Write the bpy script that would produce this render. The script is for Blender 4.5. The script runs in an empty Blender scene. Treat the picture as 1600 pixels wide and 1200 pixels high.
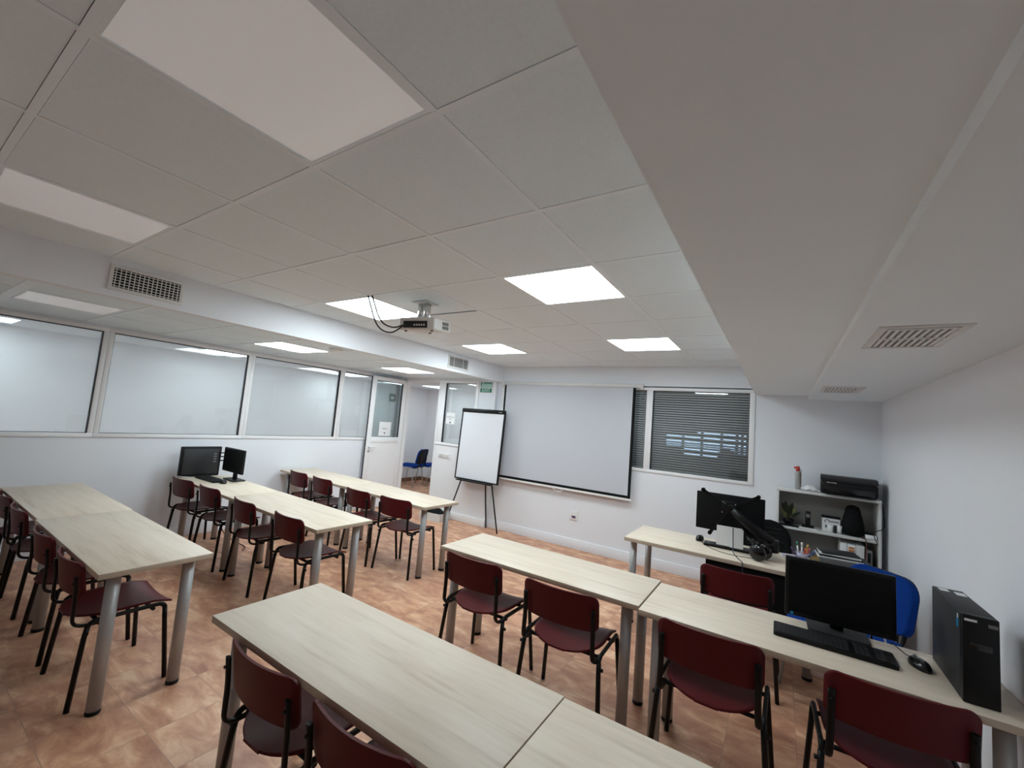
import bpy, bmesh, math, random
from mathutils import Vector, Matrix
random.seed(7)
C = bpy.context.scene.collection
PI = math.pi

# ------------------------------------------------------------------ materials
def mat(name, col, rough=.5, metal=0, spec=.5, emit=None, es=0, noise=0, nscale=8, bump=0, bscale=200, coat=0):
    m = bpy.data.materials.new(name); m.use_nodes = True
    nt = m.node_tree; b = nt.nodes['Principled BSDF']
    b.inputs['Base Color'].default_value = (*col, 1)
    b.inputs['Roughness'].default_value = rough
    b.inputs['Metallic'].default_value = metal
    b.inputs['Specular IOR Level'].default_value = spec
    if coat: b.inputs['Coat Weight'].default_value = coat; b.inputs['Coat Roughness'].default_value = .22
    if emit:
        b.inputs['Emission Color'].default_value = (*emit, 1); b.inputs['Emission Strength'].default_value = es
    tc = nt.nodes.new('ShaderNodeTexCoord')
    if noise:
        n = nt.nodes.new('ShaderNodeTexNoise'); n.inputs['Scale'].default_value = nscale; n.inputs['Detail'].default_value = 4
        nt.links.new(tc.outputs['Object'], n.inputs['Vector'])
        r = nt.nodes.new('ShaderNodeMix'); r.data_type = 'RGBA'
        r.inputs['A'].default_value = (*[c*(1-noise) for c in col], 1); r.inputs['B'].default_value = (*[min(1, c*(1+noise)) for c in col], 1)
        nt.links.new(n.outputs['Fac'], r.inputs['Factor']); nt.links.new(r.outputs['Result'], b.inputs['Base Color'])
    if bump:
        n2 = nt.nodes.new('ShaderNodeTexNoise'); n2.inputs['Scale'].default_value = bscale; n2.inputs['Detail'].default_value = 3
        nt.links.new(tc.outputs['Object'], n2.inputs['Vector'])
        bp = nt.nodes.new('ShaderNodeBump'); bp.inputs['Strength'].default_value = bump; bp.inputs['Distance'].default_value = .003
        nt.links.new(n2.outputs['Fac'], bp.inputs['Height']); nt.links.new(bp.outputs['Normal'], b.inputs['Normal'])
    return m

def srgb(r, g, b):
    f = lambda c: (c/255/12.92) if c/255 <= .04045 else ((c/255+.055)/1.055)**2.4
    return (f(r), f(g), f(b))

M = {}
M['wall'] = mat('painted_wall', (.79, .82, .865), .75, bump=.08, bscale=60, spec=.3)
M['wallr'] = mat('stippled_wall', (.77, .785, .825), .8, bump=.5, bscale=220, spec=.25)
M['corr'] = mat('corridor_paint', (.79, .80, .82), .7, spec=.3)
M['ceil'] = mat('ceiling_tile', (.81, .905, .965), .9, noise=.05, nscale=90, bump=.25, bscale=400, spec=.1)
M['tee'] = mat('ceiling_tee', (.84, .92, .97), .5, spec=.3)
M['void'] = mat('ceiling_void', (.25, .25, .25), .9)
M['soffit'] = mat('soffit_paint', (.81, .87, .91), .8, bump=.1, bscale=80, spec=.25)
M['beam'] = mat('beam_paint', (.80, .83, .87), .75, bump=.06, bscale=60, spec=.3)
M['alu'] = mat('white_aluminium', (.82, .825, .84), .35, spec=.5)
M['gasket'] = mat('rubber_gasket', (.02, .02, .025), .6)
M['white'] = mat('white_plastic', (.8, .8, .8), .4)
M['offwhite'] = mat('off_white_laminate', (.66, .655, .64), .45)
M['grille'] = mat('grille_white', (.7, .7, .69), .45)
M['black'] = mat('black_plastic', (.005, .005, .0055), .45, spec=.25)
M['blackm'] = mat('black_matte', (.006, .006, .0065), .75, spec=.15)
M['keycap'] = mat('keycap_plastic', (.022, .022, .024), .5, spec=.4)
M['glossb'] = mat('glossy_black', (.006, .006, .007), .12, spec=.5)
M['screen'] = mat('dark_screen', (.002, .002, .0025), .35, spec=.2)
M['dgrey'] = mat('dark_grey_metal', (.025, .025, .027), .55, spec=.3, noise=.1, nscale=300)
M['mgrey'] = mat('mid_grey', (.16, .16, .16), .55)
M['frame'] = mat('black_enamel_tube', (.005, .005, .005), .42, spec=.25)
M['maroon'] = mat('maroon_plastic', (.092, .009, .012), .42, spec=.2, bump=.12, bscale=500)
M['leg'] = mat('silver_grey_tube', (.40, .40, .40), .42, metal=.35, spec=.5)
M['chrome'] = mat('chrome', (.6, .6, .6), .2, metal=1)
M['blue'] = mat('blue_fabric', (.004, .035, .21), .9, spec=.1, noise=.15, nscale=200)
M['blueleg'] = mat('grey_enamel_tube', (.35, .36, .38), .3, metal=.5)
M['paper'] = mat('paper', (.78, .79, .8), .8, spec=.1)
M['ink'] = mat('ink', (.03, .03, .035), .7)
M['green'] = mat('sign_green', (.006, .15, .085), .45)
M['palegreen'] = mat('sign_pale_green', (.62, .84, .78), .4)
M['board'] = mat('whiteboard_enamel', (.76, .78, .82), .25, spec=.5)
M['pscreen'] = mat('projection_cloth', (.56, .585, .635), .85, spec=.1)
M['red'] = mat('red_plastic', (.45, .03, .015), .4)
M['orange'] = mat('orange_label', (.55, .18, .02), .5)
M['cream'] = mat('cream_card', (.6, .56, .42), .7)
M['tan'] = mat('wooden_tray', (.36, .26, .12), .6)
M['pinkred'] = mat('pink_red', (.5, .09, .11), .5)
M['bluep'] = mat('blue_plastic', (.05, .12, .42), .4)
M['teal'] = mat('teal_plastic', (.03, .27, .18), .4)
M['purple'] = mat('purple_plastic', (.12, .05, .16), .4)
M['yellow'] = mat('yellow_plastic', (.62, .36, .06), .4)
M['bluelogo'] = mat('blue_badge', (.01, .22, .42), .35)
M['backpanel'] = mat('grey_backing_board', (.33, .325, .305), .6)
M['slat'] = mat('blind_slat', (.78, .79, .79), .35, spec=.5)
M['skirt'] = mat('terracotta_skirting', (.22, .12, .07), .5)
M['leaf'] = mat('leaf', (.02, .03, .012), .5)
M['leafb'] = mat('bract', (.24, .25, .09), .5)
M['projbody'] = mat('projector_shell', (.66, .65, .62), .4)
M['cardb'] = mat('cardboard', (.11, .085, .065), .8)
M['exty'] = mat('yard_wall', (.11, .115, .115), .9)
M['can'] = mat('spray_can', (.36, .35, .34), .3, metal=.3)
M['redcable'] = mat('brown_red_cable', (.12, .035, .02), .5)
M['lite'] = mat('led_diffuser_lit', (.8, .8, .8), .5, emit=(.835, .955, 1.0), es=8.0)
M['liteC'] = mat('led_diffuser_lit_corridor', (.8, .8, .8), .5, emit=(.82, .95, 1.0), es=4.1)
M['dim'] = mat('led_diffuser_dim', (.90, .92, .94), .5, spec=.5, coat=.3, emit=(1, .985, .99), es=.045)  # switched-off diffuser with a faint added glow so it reads paler than tiles
M['mirrorl'] = mat('louvre_reflector', (.62, .62, .62), .22, metal=.75)
M['day'] = mat('daylight_gap', (.5, .5, .5), .5, emit=(.50, .70, 1.0), es=.8)

def glass_mat(name, tint, refl=1.0, film=0.0):
    m = bpy.data.materials.new(name); m.use_nodes = True; nt = m.node_tree; nt.nodes.clear()
    o = nt.nodes.new('ShaderNodeOutputMaterial'); t = nt.nodes.new('ShaderNodeBsdfTransparent'); t.inputs[0].default_value = (*tint, 1)
    g = nt.nodes.new('ShaderNodeBsdfGlossy'); g.inputs['Roughness'].default_value = .02
    fr = nt.nodes.new('ShaderNodeFresnel'); fr.inputs['IOR'].default_value = 1.5
    mu = nt.nodes.new('ShaderNodeMath'); mu.operation = 'MULTIPLY'; mu.inputs[1].default_value = refl
    nt.links.new(fr.outputs[0], mu.inputs[0])
    mx = nt.nodes.new('ShaderNodeMixShader'); nt.links.new(mu.outputs[0], mx.inputs[0])
    last = t
    if film:
        d = nt.nodes.new('ShaderNodeBsdfDiffuse'); d.inputs[0].default_value = (.78, .815, .835, 1)
        tr = nt.nodes.new('ShaderNodeBsdfTranslucent'); tr.inputs[0].default_value = (.78, .83, .86, 1)
        a = nt.nodes.new('ShaderNodeAddShader'); nt.links.new(d.outputs[0], a.inputs[0]); nt.links.new(tr.outputs[0], a.inputs[1])
        m2 = nt.nodes.new('ShaderNodeMixShader'); m2.inputs[0].default_value = film
        nt.links.new(t.outputs[0], m2.inputs[1]); nt.links.new(a.outputs[0], m2.inputs[2]); last = m2
    nt.links.new(last.outputs[0], mx.inputs[1]); nt.links.new(g.outputs[0], mx.inputs[2]); nt.links.new(mx.outputs[0], o.inputs[0])
    return m
M['glass'] = glass_mat('clear_glass', (.92, .945, .95), 1.0, .13)
M['glassd'] = glass_mat('door_glass', (.82, .87, .87), 1.0, .05)
M['glassb'] = glass_mat('blind_glass', (.93, .95, .95), 2.6)

def wood_mat():
    m = bpy.data.materials.new('pale_maple_laminate'); m.use_nodes = True; nt = m.node_tree; b = nt.nodes['Principled BSDF']
    tc = nt.nodes.new('ShaderNodeTexCoord'); oi = nt.nodes.new('ShaderNodeObjectInfo')
    add = nt.nodes.new('ShaderNodeVectorMath'); add.operation = 'ADD'
    mulr = nt.nodes.new('ShaderNodeVectorMath'); mulr.operation = 'SCALE'; mulr.inputs['Scale'].default_value = 1.0
    cmb = nt.nodes.new('ShaderNodeCombineXYZ'); mm = nt.nodes.new('ShaderNodeMath'); mm.operation = 'MULTIPLY'; mm.inputs[1].default_value = 23.
    nt.links.new(oi.outputs['Random'], mm.inputs[0]); nt.links.new(mm.outputs[0], cmb.inputs['X']); nt.links.new(mm.outputs[0], cmb.inputs['Y'])
    nt.links.new(tc.outputs['Object'], add.inputs[0]); nt.links.new(cmb.outputs[0], add.inputs[1])
    mp = nt.nodes.new('ShaderNodeMapping'); mp.inputs['Scale'].default_value = (1.3, 16, 3)
    nt.links.new(add.outputs[0], mp.inputs['Vector'])
    n = nt.nodes.new('ShaderNodeTexNoise'); n.inputs['Scale'].default_value = 1.6; n.inputs['Detail'].default_value = 6; n.inputs['Roughness'].default_value = .62
    nt.links.new(mp.outputs[0], n.inputs['Vector'])
    cr = nt.nodes.new('ShaderNodeValToRGB'); e = cr.color_ramp.elements
    e[0].position = .28; e[0].color = (.56, .465, .36, 1); e[1].position = .62; e[1].color = (.72, .63, .515, 1)
    mid = cr.color_ramp.elements.new(.43); mid.color = (.67, .575, .46, 1)
    nt.links.new(n.outputs['Fac'], cr.inputs[0])
    # short dark pores and small knots
    mp2 = nt.nodes.new('ShaderNodeMapping'); mp2.inputs['Scale'].default_value = (5, 60, 10); nt.links.new(add.outputs[0], mp2.inputs['Vector'])
    n2 = nt.nodes.new('ShaderNodeTexNoise'); n2.inputs['Scale'].default_value = 1.5; n2.inputs['Detail'].default_value = 3; nt.links.new(mp2.outputs[0], n2.inputs['Vector'])
    cr2 = nt.nodes.new('ShaderNodeValToRGB'); cr2.color_ramp.elements[0].position = .68; cr2.color_ramp.elements[0].color = (0, 0, 0, 1); cr2.color_ramp.elements[1].position = .8; cr2.color_ramp.elements[1].color = (.3, .3, .3, 1)
    nt.links.new(n2.outputs['Fac'], cr2.inputs[0])
    mx = nt.nodes.new('ShaderNodeMix'); mx.data_type = 'RGBA'; mx.inputs['B'].default_value = (.42, .32, .22, 1)
    nt.links.new(cr2.outputs[0], mx.inputs['Factor']); nt.links.new(cr.outputs[0], mx.inputs['A']); nt.links.new(mx.outputs['Result'], b.inputs['Base Color'])
    b.inputs['Roughness'].default_value = .42; b.inputs['Specular IOR Level'].default_value = .4
    return m
M['wood'] = wood_mat()
M['edge'] = mat('laminate_edge_band', (.52, .44, .34), .55, noise=.08, nscale=30)

def floor_mat():
    m = bpy.data.materials.new('terracotta_stoneware'); m.use_nodes = True; nt = m.node_tree; b = nt.nodes['Principled BSDF']
    geo = nt.nodes.new('ShaderNodeNewGeometry'); mp = nt.nodes.new('ShaderNodeMapping')
    mp.inputs['Location'].default_value = (2.865, -.945, 0); nt.links.new(geo.outputs['Position'], mp.inputs['Vector'])
    br = nt.nodes.new('ShaderNodeTexBrick'); br.offset = 0; br.squash = 1
    br.inputs['Scale'].default_value = 1; br.inputs['Brick Width'].default_value = .33; br.inputs['Row Height'].default_value = .33
    br.inputs['Mortar Size'].default_value = .0022; br.inputs['Mortar Smooth'].default_value = .3; br.inputs['Bias'].default_value = 0
    br.inputs['Color1'].default_value = (0, 0, 0, 1); br.inputs['Color2'].default_value = (1, 1, 1, 1); br.inputs['Mortar'].default_value = (.5, .5, .5, 1)
    nt.links.new(mp.outputs[0], br.inputs['Vector'])
    # per tile offset of the mottling
    sc = nt.nodes.new('ShaderNodeVectorMath'); sc.operation = 'SCALE'; sc.inputs['Scale'].default_value = 7; nt.links.new(br.outputs['Color'], sc.inputs[0])
    ad = nt.nodes.new('ShaderNodeVectorMath'); ad.operation = 'ADD'; nt.links.new(geo.outputs['Position'], ad.inputs[0]); nt.links.new(sc.outputs[0], ad.inputs[1])
    st = nt.nodes.new('ShaderNodeMapping'); st.inputs['Scale'].default_value = (1.0, 2.1, 1); st.inputs['Rotation'].default_value = (0, 0, .55); nt.links.new(ad.outputs[0], st.inputs['Vector'])
    n = nt.nodes.new('ShaderNodeTexNoise'); n.inputs['Scale'].default_value = 4.2; n.inputs['Detail'].default_value = 6; n.inputs['Roughness'].default_value = .6; n.inputs['Distortion'].default_value = .6
    nt.links.new(st.outputs[0], n.inputs['Vector'])
    cr = nt.nodes.new('ShaderNodeValToRGB'); e = cr.color_ramp.elements
    e[0].position = .30; e[0].color = (.38, .170, .105, 1); e[1].position = .70; e[1].color = (.80, .54, .36, 1)
    k = cr.color_ramp.elements.new(.44); k.color = (.50, .250, .155, 1); k = cr.color_ramp.elements.new(.56); k.color = (.63, .350, .215, 1)
    nt.links.new(n.outputs['Fac'], cr.inputs[0])
    mx = nt.nodes.new('ShaderNodeMix'); mx.data_type = 'RGBA'; mx.inputs['B'].default_value = (.34, .22, .155, 1)
    ml = nt.nodes.new('ShaderNodeMath'); ml.operation = 'MULTIPLY'; ml.inputs[1].default_value = .7
    nt.links.new(br.outputs['Fac'], ml.inputs[0]); nt.links.new(ml.outputs[0], mx.inputs['Factor']); nt.links.new(cr.outputs[0], mx.inputs['A']); nt.links.new(mx.outputs['Result'], b.inputs['Base Color'])
    b.inputs['Roughness'].default_value = .42; b.inputs['Specular IOR Level'].default_value = .4
    bp = nt.nodes.new('ShaderNodeBump'); bp.inputs['Strength'].default_value = .25; bp.inputs['Distance'].default_value = .002; bp.invert = True
    nt.links.new(br.outputs['Fac'], bp.inputs['Height']); nt.links.new(bp.outputs['Normal'], b.inputs['Normal'])
    return m
M['floor'] = floor_mat()

# ------------------------------------------------------------------ mesh builder
class MB:
    def __init__(s): s.bm = bmesh.new(); s.mats = []; s.mi = 0
    def use(s, m):
        if m not in s.mats: s.mats.append(m)
        s.mi = s.mats.index(m); return s
    def _mark(s, faces, smooth=False):
        for f in faces: f.material_index = s.mi; f.smooth = smooth
    def box(s, x0, x1, y0, y1, z0, z1, bev=0, mtx=None, seg=2):
        r = bmesh.ops.create_cube(s.bm, size=1); v = r['verts']
        for p in v: p.co = Vector(((x0+x1)/2+p.co.x*(x1-x0), (y0+y1)/2+p.co.y*(y1-y0), (z0+z1)/2+p.co.z*(z1-z0)))
        fs = set(f for p in v for f in p.link_faces)
        if bev:
            ed = list(set(e for p in v for e in p.link_edges))
            b = bmesh.ops.bevel(s.bm, geom=ed, offset=bev, segments=seg, profile=.5, affect='EDGES')
            vs = set(b['verts']); fs = set(b['faces'])
            st = list(vs); 
            allv = set(st)
            for q in st:
                for f in q.link_faces: fs.add(f); allv.update(f.verts)
            v = list(allv)
        if mtx is not None:
            for p in v: p.co = mtx @ p.co
        s._mark(fs, bool(bev)); return s
    def tube(s, pts, r, seg=10, caps=True, flat=None):
        pts = [Vector(p) for p in pts]; n = len(pts); rs = r if isinstance(r, (list, tuple)) else [r]*n
        rings = []; up = None
        for i, p in enumerate(pts):
            t = (pts[min(i+1, n-1)]-pts[max(i-1, 0)]).normalized()
            if up is None:
                a = Vector((0, 0, 1)) if abs(t.z) < .9 else Vector((1, 0, 0)); up = (a-t*a.dot(t)).normalized()
            else: up = (up-t*up.dot(t)).normalized()
            sd = t.cross(up)
            fx = flat or (1, 1)
            rings.append([s.bm.verts.new(p+(sd*math.cos(k*2*PI/seg)*fx[0]+up*math.sin(k*2*PI/seg)*fx[1])*rs[i]) for k in range(seg)])
        fs = []
        for a, b in zip(rings, rings[1:]):
            for k in range(seg): fs.append(s.bm.faces.new((a[k], a[(k+1) % seg], b[(k+1) % seg], b[k])))
        s._mark(fs, True)
        if caps: s._mark([s.bm.faces.new(rings[0][::-1]), s.bm.faces.new(rings[-1])])
        return s
    def cyl(s, c, r, h, seg=24, axis='z', r2=None):
        d = {'x': Vector((1, 0, 0)), 'y': Vector((0, 1, 0)), 'z': Vector((0, 0, 1))}[axis]; c = Vector(c)
        return s.tube([c, c+d*h], [r, r if r2 is None else r2], seg)
    def lathe(s, prof, c=(0, 0, 0), seg=24):
        c = Vector(c); rings = []
        for r, z in prof: rings.append([s.bm.verts.new(c+Vector((r*math.cos(k*2*PI/seg), r*math.sin(k*2*PI/seg), z))) for k in range(seg)])
        fs = []
        for a, b in zip(rings, rings[1:]):
            for k in range(seg): fs.append(s.bm.faces.new((a[k], a[(k+1) % seg], b[(k+1) % seg], b[k])))
        s._mark(fs, True); s._mark([s.bm.faces.new(rings[0][::-1]), s.bm.faces.new(rings[-1])]); return s
    def prism(s, poly, d, o=(0, 0, 0), ax=('x', 'z'), smooth=False):
        """polygon in the plane ax, extruded by vector d"""
        ix = {'x': 0, 'y': 1, 'z': 2}; o = Vector(o); d = Vector(d); A = []
        for p in poly:
            v = o.copy(); v[ix[ax[0]]] += p[0]; v[ix[ax[1]]] += p[1]; A.append(v)
        a = [s.bm.verts.new(v) for v in A]; b = [s.bm.verts.new(v+d) for v in A]; n = len(a)
        fs = [s.bm.faces.new(a), s.bm.faces.new(b[::-1])]; s._mark(fs)
        s._mark([s.bm.faces.new((a[k], b[k], b[(k+1) % n], a[(k+1) % n])) for k in range(n)], smooth); return s
    def shell(s, fn, nu, nv, th):
        """closed curved sheet: fn(u,v) in 0..1, thickness th along normals"""
        P = [[Vector(fn(i/nu, j/nv)) for i in range(nu+1)] for j in range(nv+1)]
        def nrm(i, j):
            a = P[j][min(i+1, nu)]-P[j][max(i-1, 0)]; b = P[min(j+1, nv)][i]-P[max(j-1, 0)][i]; n = a.cross(b)
            return n.normalized() if n.length > 1e-9 else Vector((0, 0, 1))
        T = [[s.bm.verts.new(P[j][i]+nrm(i, j)*th/2) for i in range(nu+1)] for j in range(nv+1)]
        Bm = [[s.bm.verts.new(P[j][i]-nrm(i, j)*th/2) for i in range(nu+1)] for j in range(nv+1)]
        fs = []
        for j in range(nv):
            for i in range(nu):
                fs.append(s.bm.faces.new((T[j][i], T[j][i+1], T[j+1][i+1], T[j+1][i])))
                fs.append(s.bm.faces.new((Bm[j][i], Bm[j+1][i], Bm[j+1][i+1], Bm[j][i+1])))
        s._mark(fs, True); fs = []
        for i in range(nu):
            fs.append(s.bm.faces.new((T[0][i], Bm[0][i], Bm[0][i+1], T[0][i+1]))); fs.append(s.bm.faces.new((T[nv][i], T[nv][i+1], Bm[nv][i+1], Bm[nv][i])))
        for j in range(nv):
            fs.append(s.bm.faces.new((T[j][0], T[j+1][0], Bm[j+1][0], Bm[j][0]))); fs.append(s.bm.faces.new((T[j][nu], Bm[j][nu], Bm[j+1][nu], T[j+1][nu])))
        s._mark(fs); return s
    def rrect(s, x0, x1, z0, z1, r, y0, y1, ax=('x', 'z'), seg=6):
        """rounded rectangle in plane ax between offsets y0,y1 on the third axis"""
        poly = []
        for cx, cz, a0 in ((x1-r, z1-r, 0), (x0+r, z1-r, PI/2), (x0+r, z0+r, PI), (x1-r, z0+r, 3*PI/2)):
            for k in range(seg+1):
                a = a0+k*PI/2/seg; poly.append((cx+r*math.cos(a), cz+r*math.sin(a)))
        third = [q for q in 'xyz' if q not in ax][0]; i = 'xyz'.index(third); o = [0, 0, 0]; d = [0, 0, 0]; o[i] = y0; d[i] = y1-y0
        return s.prism(poly, d, o, ax)
    def build(s, name, m=None, parent=None, loc=None, rotz=None):
        bmesh.ops.recalc_face_normals(s.bm, faces=s.bm.faces)
        me = bpy.data.meshes.new(name); s.bm.to_mesh(me); s.bm.free()
        ms = s.mats or [m]
        for q in ms: me.materials.append(q if not isinstance(q, str) else M[q])
        o = bpy.data.objects.new(name, me); C.objects.link(o)
        if parent: o.parent = parent
        if loc: o.location = loc
        if rotz: o.rotation_euler.z = rotz
        return o

def tag(o, label, cat, group=None):
    o['label'] = label; o['category'] = cat
    if group: o['group'] = group
    return o
def thing(name, label, cat, loc=(0, 0, 0), rotz=0, group=None):
    o = bpy.data.objects.new(name, None); C.objects.link(o); o.empty_display_size = .1
    o.location = loc; o.rotation_euler = (0, 0, rotz); return tag(o, label, cat, group)
def struct(name, mb, m=None, parent=None):
    o = mb.build(name, m, parent)
    if parent is None: o['kind'] = 'structure'
    return o
def B(*a, **k): return MB().box(*a, **k)
def dup(root, loc, rotz=None, label=None, group=None):
    r = root.copy(); C.objects.link(r); r.location = loc
    if rotz is not None: r.rotation_euler = (0, 0, rotz)
    if label: r['label'] = label
    if group: r['group'] = group
    for ch in list(root.children):
        c = ch.copy(); C.objects.link(c); c.parent = r
        for g in list(ch.children):
            d = g.copy(); C.objects.link(d); d.parent = c
    return r
def text_mesh(name, body, size, m, parent, loc, rot, extrude=.0006, sx=1):
    cu = bpy.data.curves.new(name, 'FONT'); cu.body = body; cu.size = size; cu.extrude = extrude; cu.align_x = 'CENTER'; cu.align_y = 'CENTER'
    t = bpy.data.objects.new(name, cu); C.objects.link(t); bpy.context.view_layer.update()
    me = bpy.data.meshes.new_from_object(t.evaluated_get(bpy.context.evaluated_depsgraph_get())); bpy.data.objects.remove(t)
    me.materials.clear(); me.materials.append(m); me.name = name
    o = bpy.data.objects.new(name, me); C.objects.link(o); o.location = loc; o.rotation_euler = rot; o.scale = (sx, 1, 1)
    if parent: o.parent = parent
    return o
def arc(c, r, a0, a1, n, plane='yz'):
    out = []
    for k in range(n+1):
        a = a0+(a1-a0)*k/n
        p = [c[0], c[1], c[2]]; i, j = 'xyz'.index(plane[0]), 'xyz'.index(plane[1]); p[i] += r*math.cos(a); p[j] += r*math.sin(a); out.append(tuple(p))
    return out
def smooth_path(pts, n=6):
    """Catmull-Rom through pts"""
    P = [Vector(p) for p in pts]; P = [P[0]*2-P[1]]+P+[P[-1]*2-P[-2]]; out = []
    for i in range(1, len(P)-2):
        for k in range(n):
            t = k/n; a, b, c, d = P[i-1], P[i], P[i+1], P[i+2]
            out.append(.5*((2*b)+(c-a)*t+(2*a-5*b+4*c-d)*t*t+(3*b-a-3*c+d)*t**3))
    out.append(P[-2]); return out

# ------------------------------------------------------------------ camera
F = 653.94; CZ = 1.635
rv = Vector((-.1109, .0536, -.5707)); Rr = Matrix.Rotation(rv.length, 3, rv.normalized())
R = Matrix(((1, 0, 0), (0, 0, -1), (0, 1, 0))) @ Rr
cam = bpy.data.objects.new('camera', bpy.data.cameras.new('camera')); C.objects.link(cam)
cam.data.sensor_width = 36; cam.data.sensor_fit = 'HORIZONTAL'; cam.data.lens = F/1600*36; cam.data.clip_start = .02
W = Matrix((R[0], -R[1], -R[2])).transposed()
cam.matrix_world = Matrix.Translation((0, 0, CZ)) @ W.to_4x4()
bpy.context.scene.camera = cam

# ------------------------------------------------------------------ room constants
H = 2.4905; XL = -5.85; XR = .84; YF = 5.45; YP = 5.37; XB = -3.70; ZL = 2.277; YB = -2.4
OX, OY, T = -.8415, .791, .6

struct('floor', B(-7.75, XR+.12, YB-.12, 8.1, -.1, 0), 'floor')

# main ceiling: tiles + tee grid, one mesh
lit = {(-1, 2), (-1, 5), (-4, 2), (-4, 5)}; off = {(-1, -1), (-4, -1)}
c = MB(); c.use(M['void']).box(XB-.1, -.19, YB, YF+.15, H+.03, H+.06)
c.use(M['ceil'])
g = .0130
for i in range(-5, 2):
    for j in range(-6, 9):
        if (i, j) in lit or (i, j) in off: continue
        x0, x1, y0, y1 = OX+i*T+g, OX+(i+1)*T-g, OY+j*T+g, OY+(j+1)*T-g
        x0 = max(x0, XB); x1 = min(x1, -.19); y1 = min(y1, YF); y0 = max(y0, YB)
        if x1-x0 < .03 or y1-y0 < .03: continue
        if (i, j) == (-3, 2): y1 -= .024
        c.box(x0, x1, y0, y1, H+.002, H+.02)
c.use(M['tee'])
for i in range(-4, 2):
    x = OX+i*T
    if XB < x < -.2: c.box(x-.0115, x+.0115, YB, YF, H, H+.004)
for j in range(-5, 9):
    y = OY+j*T
    if YB < y < YF: c.box(XB, -.19, y-.0115, y+.0115, H-.0004, H+.0035)
struct('ceiling', c)

# low ceiling over the left aisle and the corridor behind the glass
c = MB(); c.use(M['ceil']).box(-7.7, XB-.09, YB, 8.05, ZL+.004, ZL+.03)
c.use(M['tee'])
for x in (-4.45, -5.05): c.box(x-.011, x+.011, YB, YP, ZL+.001, ZL+.006)
for j in range(-5, 9):
    y = .52+j*T; 
    if y > YP: break
    c.box(XL, XB-.1, y-(.03 if j == 0 else .011), y+(.03 if j == 0 else .011), ZL-.001, ZL+.006)
struct('ceiling', c)

# beam on the left, right soffit with its step
struct('trim_1', B(XB-.10, XB, YB, YF+.1, 2.240, H+.05), 'beam')
s = MB(); s.use(M['soffit']).box(-.251, .25, YB, YF+.02, 2.166, H+.05); s.use(M['soffit']).box(.238, XR+.05, YB, YF+.02, 2.128, H+.05)
struct('trim_2', s)

# walls ------------------------------------------------------------
# right wall
struct('wall_right', B(XR, XR+.12, YB, YF+.2, 0, 2.3), 'wallr')
struct('wall_back', B(-7.75, XR+.12, YB-.12, YB, 0, 2.6), 'wall')
# left wall below and above the glazing
w = MB(); w.box(XL-.07, XL, YB, 5.33, 0, 1.135); w.box(XL-.07, XL, YB, 5.33, 2.262, ZL+.01)
struct('wall_left', w, 'wall')
# front wall with the blinds opening
fx0, fx1, fz0, fz1 = -3.70, -.245, 1.145, 2.235
w = MB(); w.box(-3.77, XR+.1, YF, YF+.12, 0, fz0); w.box(-3.77, XR+.1, YF, YF+.12, fz1, H+.04)
w.box(-3.77, fx0, YF, YF+.12, fz0, fz1); w.box(fx1, XR+.1, YF, YF+.12, fz0, fz1)
struct('wall_front', w, 'wall')
# pillar between doorway glazing and front wall
struct('wall_pillar', B(-4.10, -3.77, YP, YF+.14, 0, ZL+.01), 'wall')
# panel wall right of the doorway: below and above its glass
px0, px1 = -4.93, -4.10
w = MB(); w.box(px0, px1, YP, YP+.08, 0, 1.15); w.box(px0, px1, YP, YP+.08, 2.245, ZL+.01); w.box(-5.85, px0, YP, YP+.08, 2.25, ZL+.01)
struct('wall_doorway', w, 'alu')
# corridor
w = MB(); w.box(-7.72, -7.6, YB, 8.1, 0, ZL+.02); w.box(-7.6, -3.2, 7.85, 7.97, 0, ZL+.02); w.box(-3.32, -3.2, YF+.14, 7.97, 0, ZL+.02)
struct('wall_corridor', w, 'corr')
w = MB(); w.box(-7.6, -7.585, YB, 7.85, 0, .09); w.box(-7.6, -3.32, 7.835, 7.85, 0, .09)
struct('baseboard_corridor', w, 'skirt')
struct('ceiling', B(-4.2, -3.2, YF+.14, 8.0, ZL+.004, ZL+.03), 'ceil')
# baseboards of the room
bb = MB(); bb.box(-3.755, XR, YF-.014, YF, 0, .125, bev=.003); struct('baseboard_front', bb, 'wall')
bb = MB(); bb.box(px0, -3.77, YP-.013, YP, 0, .115, bev=.003); struct('baseboard_doorway', bb, 'alu')
bb = MB(); bb.box(XL, XL+.013, YB, 5.0, 0, .115, bev=.003); struct('baseboard_left', bb, 'wall')
bb = MB(); bb.box(XR-.013, XR, YB, YF-.02, 0, .11, bev=.003); struct('baseboard_right', bb, 'wall')

# ------------------------------------------------------------------ windows
def yz_window(name, y0, y1, z0, z1, gm='glass', fw=.042):
    """window in the left wall: the pane spans y0..y1, z0..z1"""
    f = MB(); xa, xb = XL-.062, XL+.012
    f.box(xa, xb, y0-fw, y1+fw, z1, z1+fw, bev=.003); f.box(xa, xb, y0-fw, y1+fw, z0-fw, z0, bev=.003)
    f.box(xa, xb, y0-fw, y0, z0, z1, bev=.003); f.box(xa, xb, y1, y1+fw, z0, z1, bev=.003)
    r = struct(name, f, 'alu')
    gk = MB(); d0, d1 = XL-.03, XL+.008; t = .008
    gk.box(d0, d1, y0, y1, z1-t, z1); gk.box(d0, d1, y1-t, y1, z0, z1-t); gk.box(d0, d1, y0, y0+.003, z0, z1); gk.box(d0, d1-.02, y0, y1, z0, z0+.004)
    gk.build('gasket', M['gasket'], r)
    B(XL-.032, XL-.026, y0, y1, z0, z1).build('pane', M[gm], r)
    return r
yz_window('window_1', -1.44, -.02-.085, 1.178, 2.218)
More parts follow.
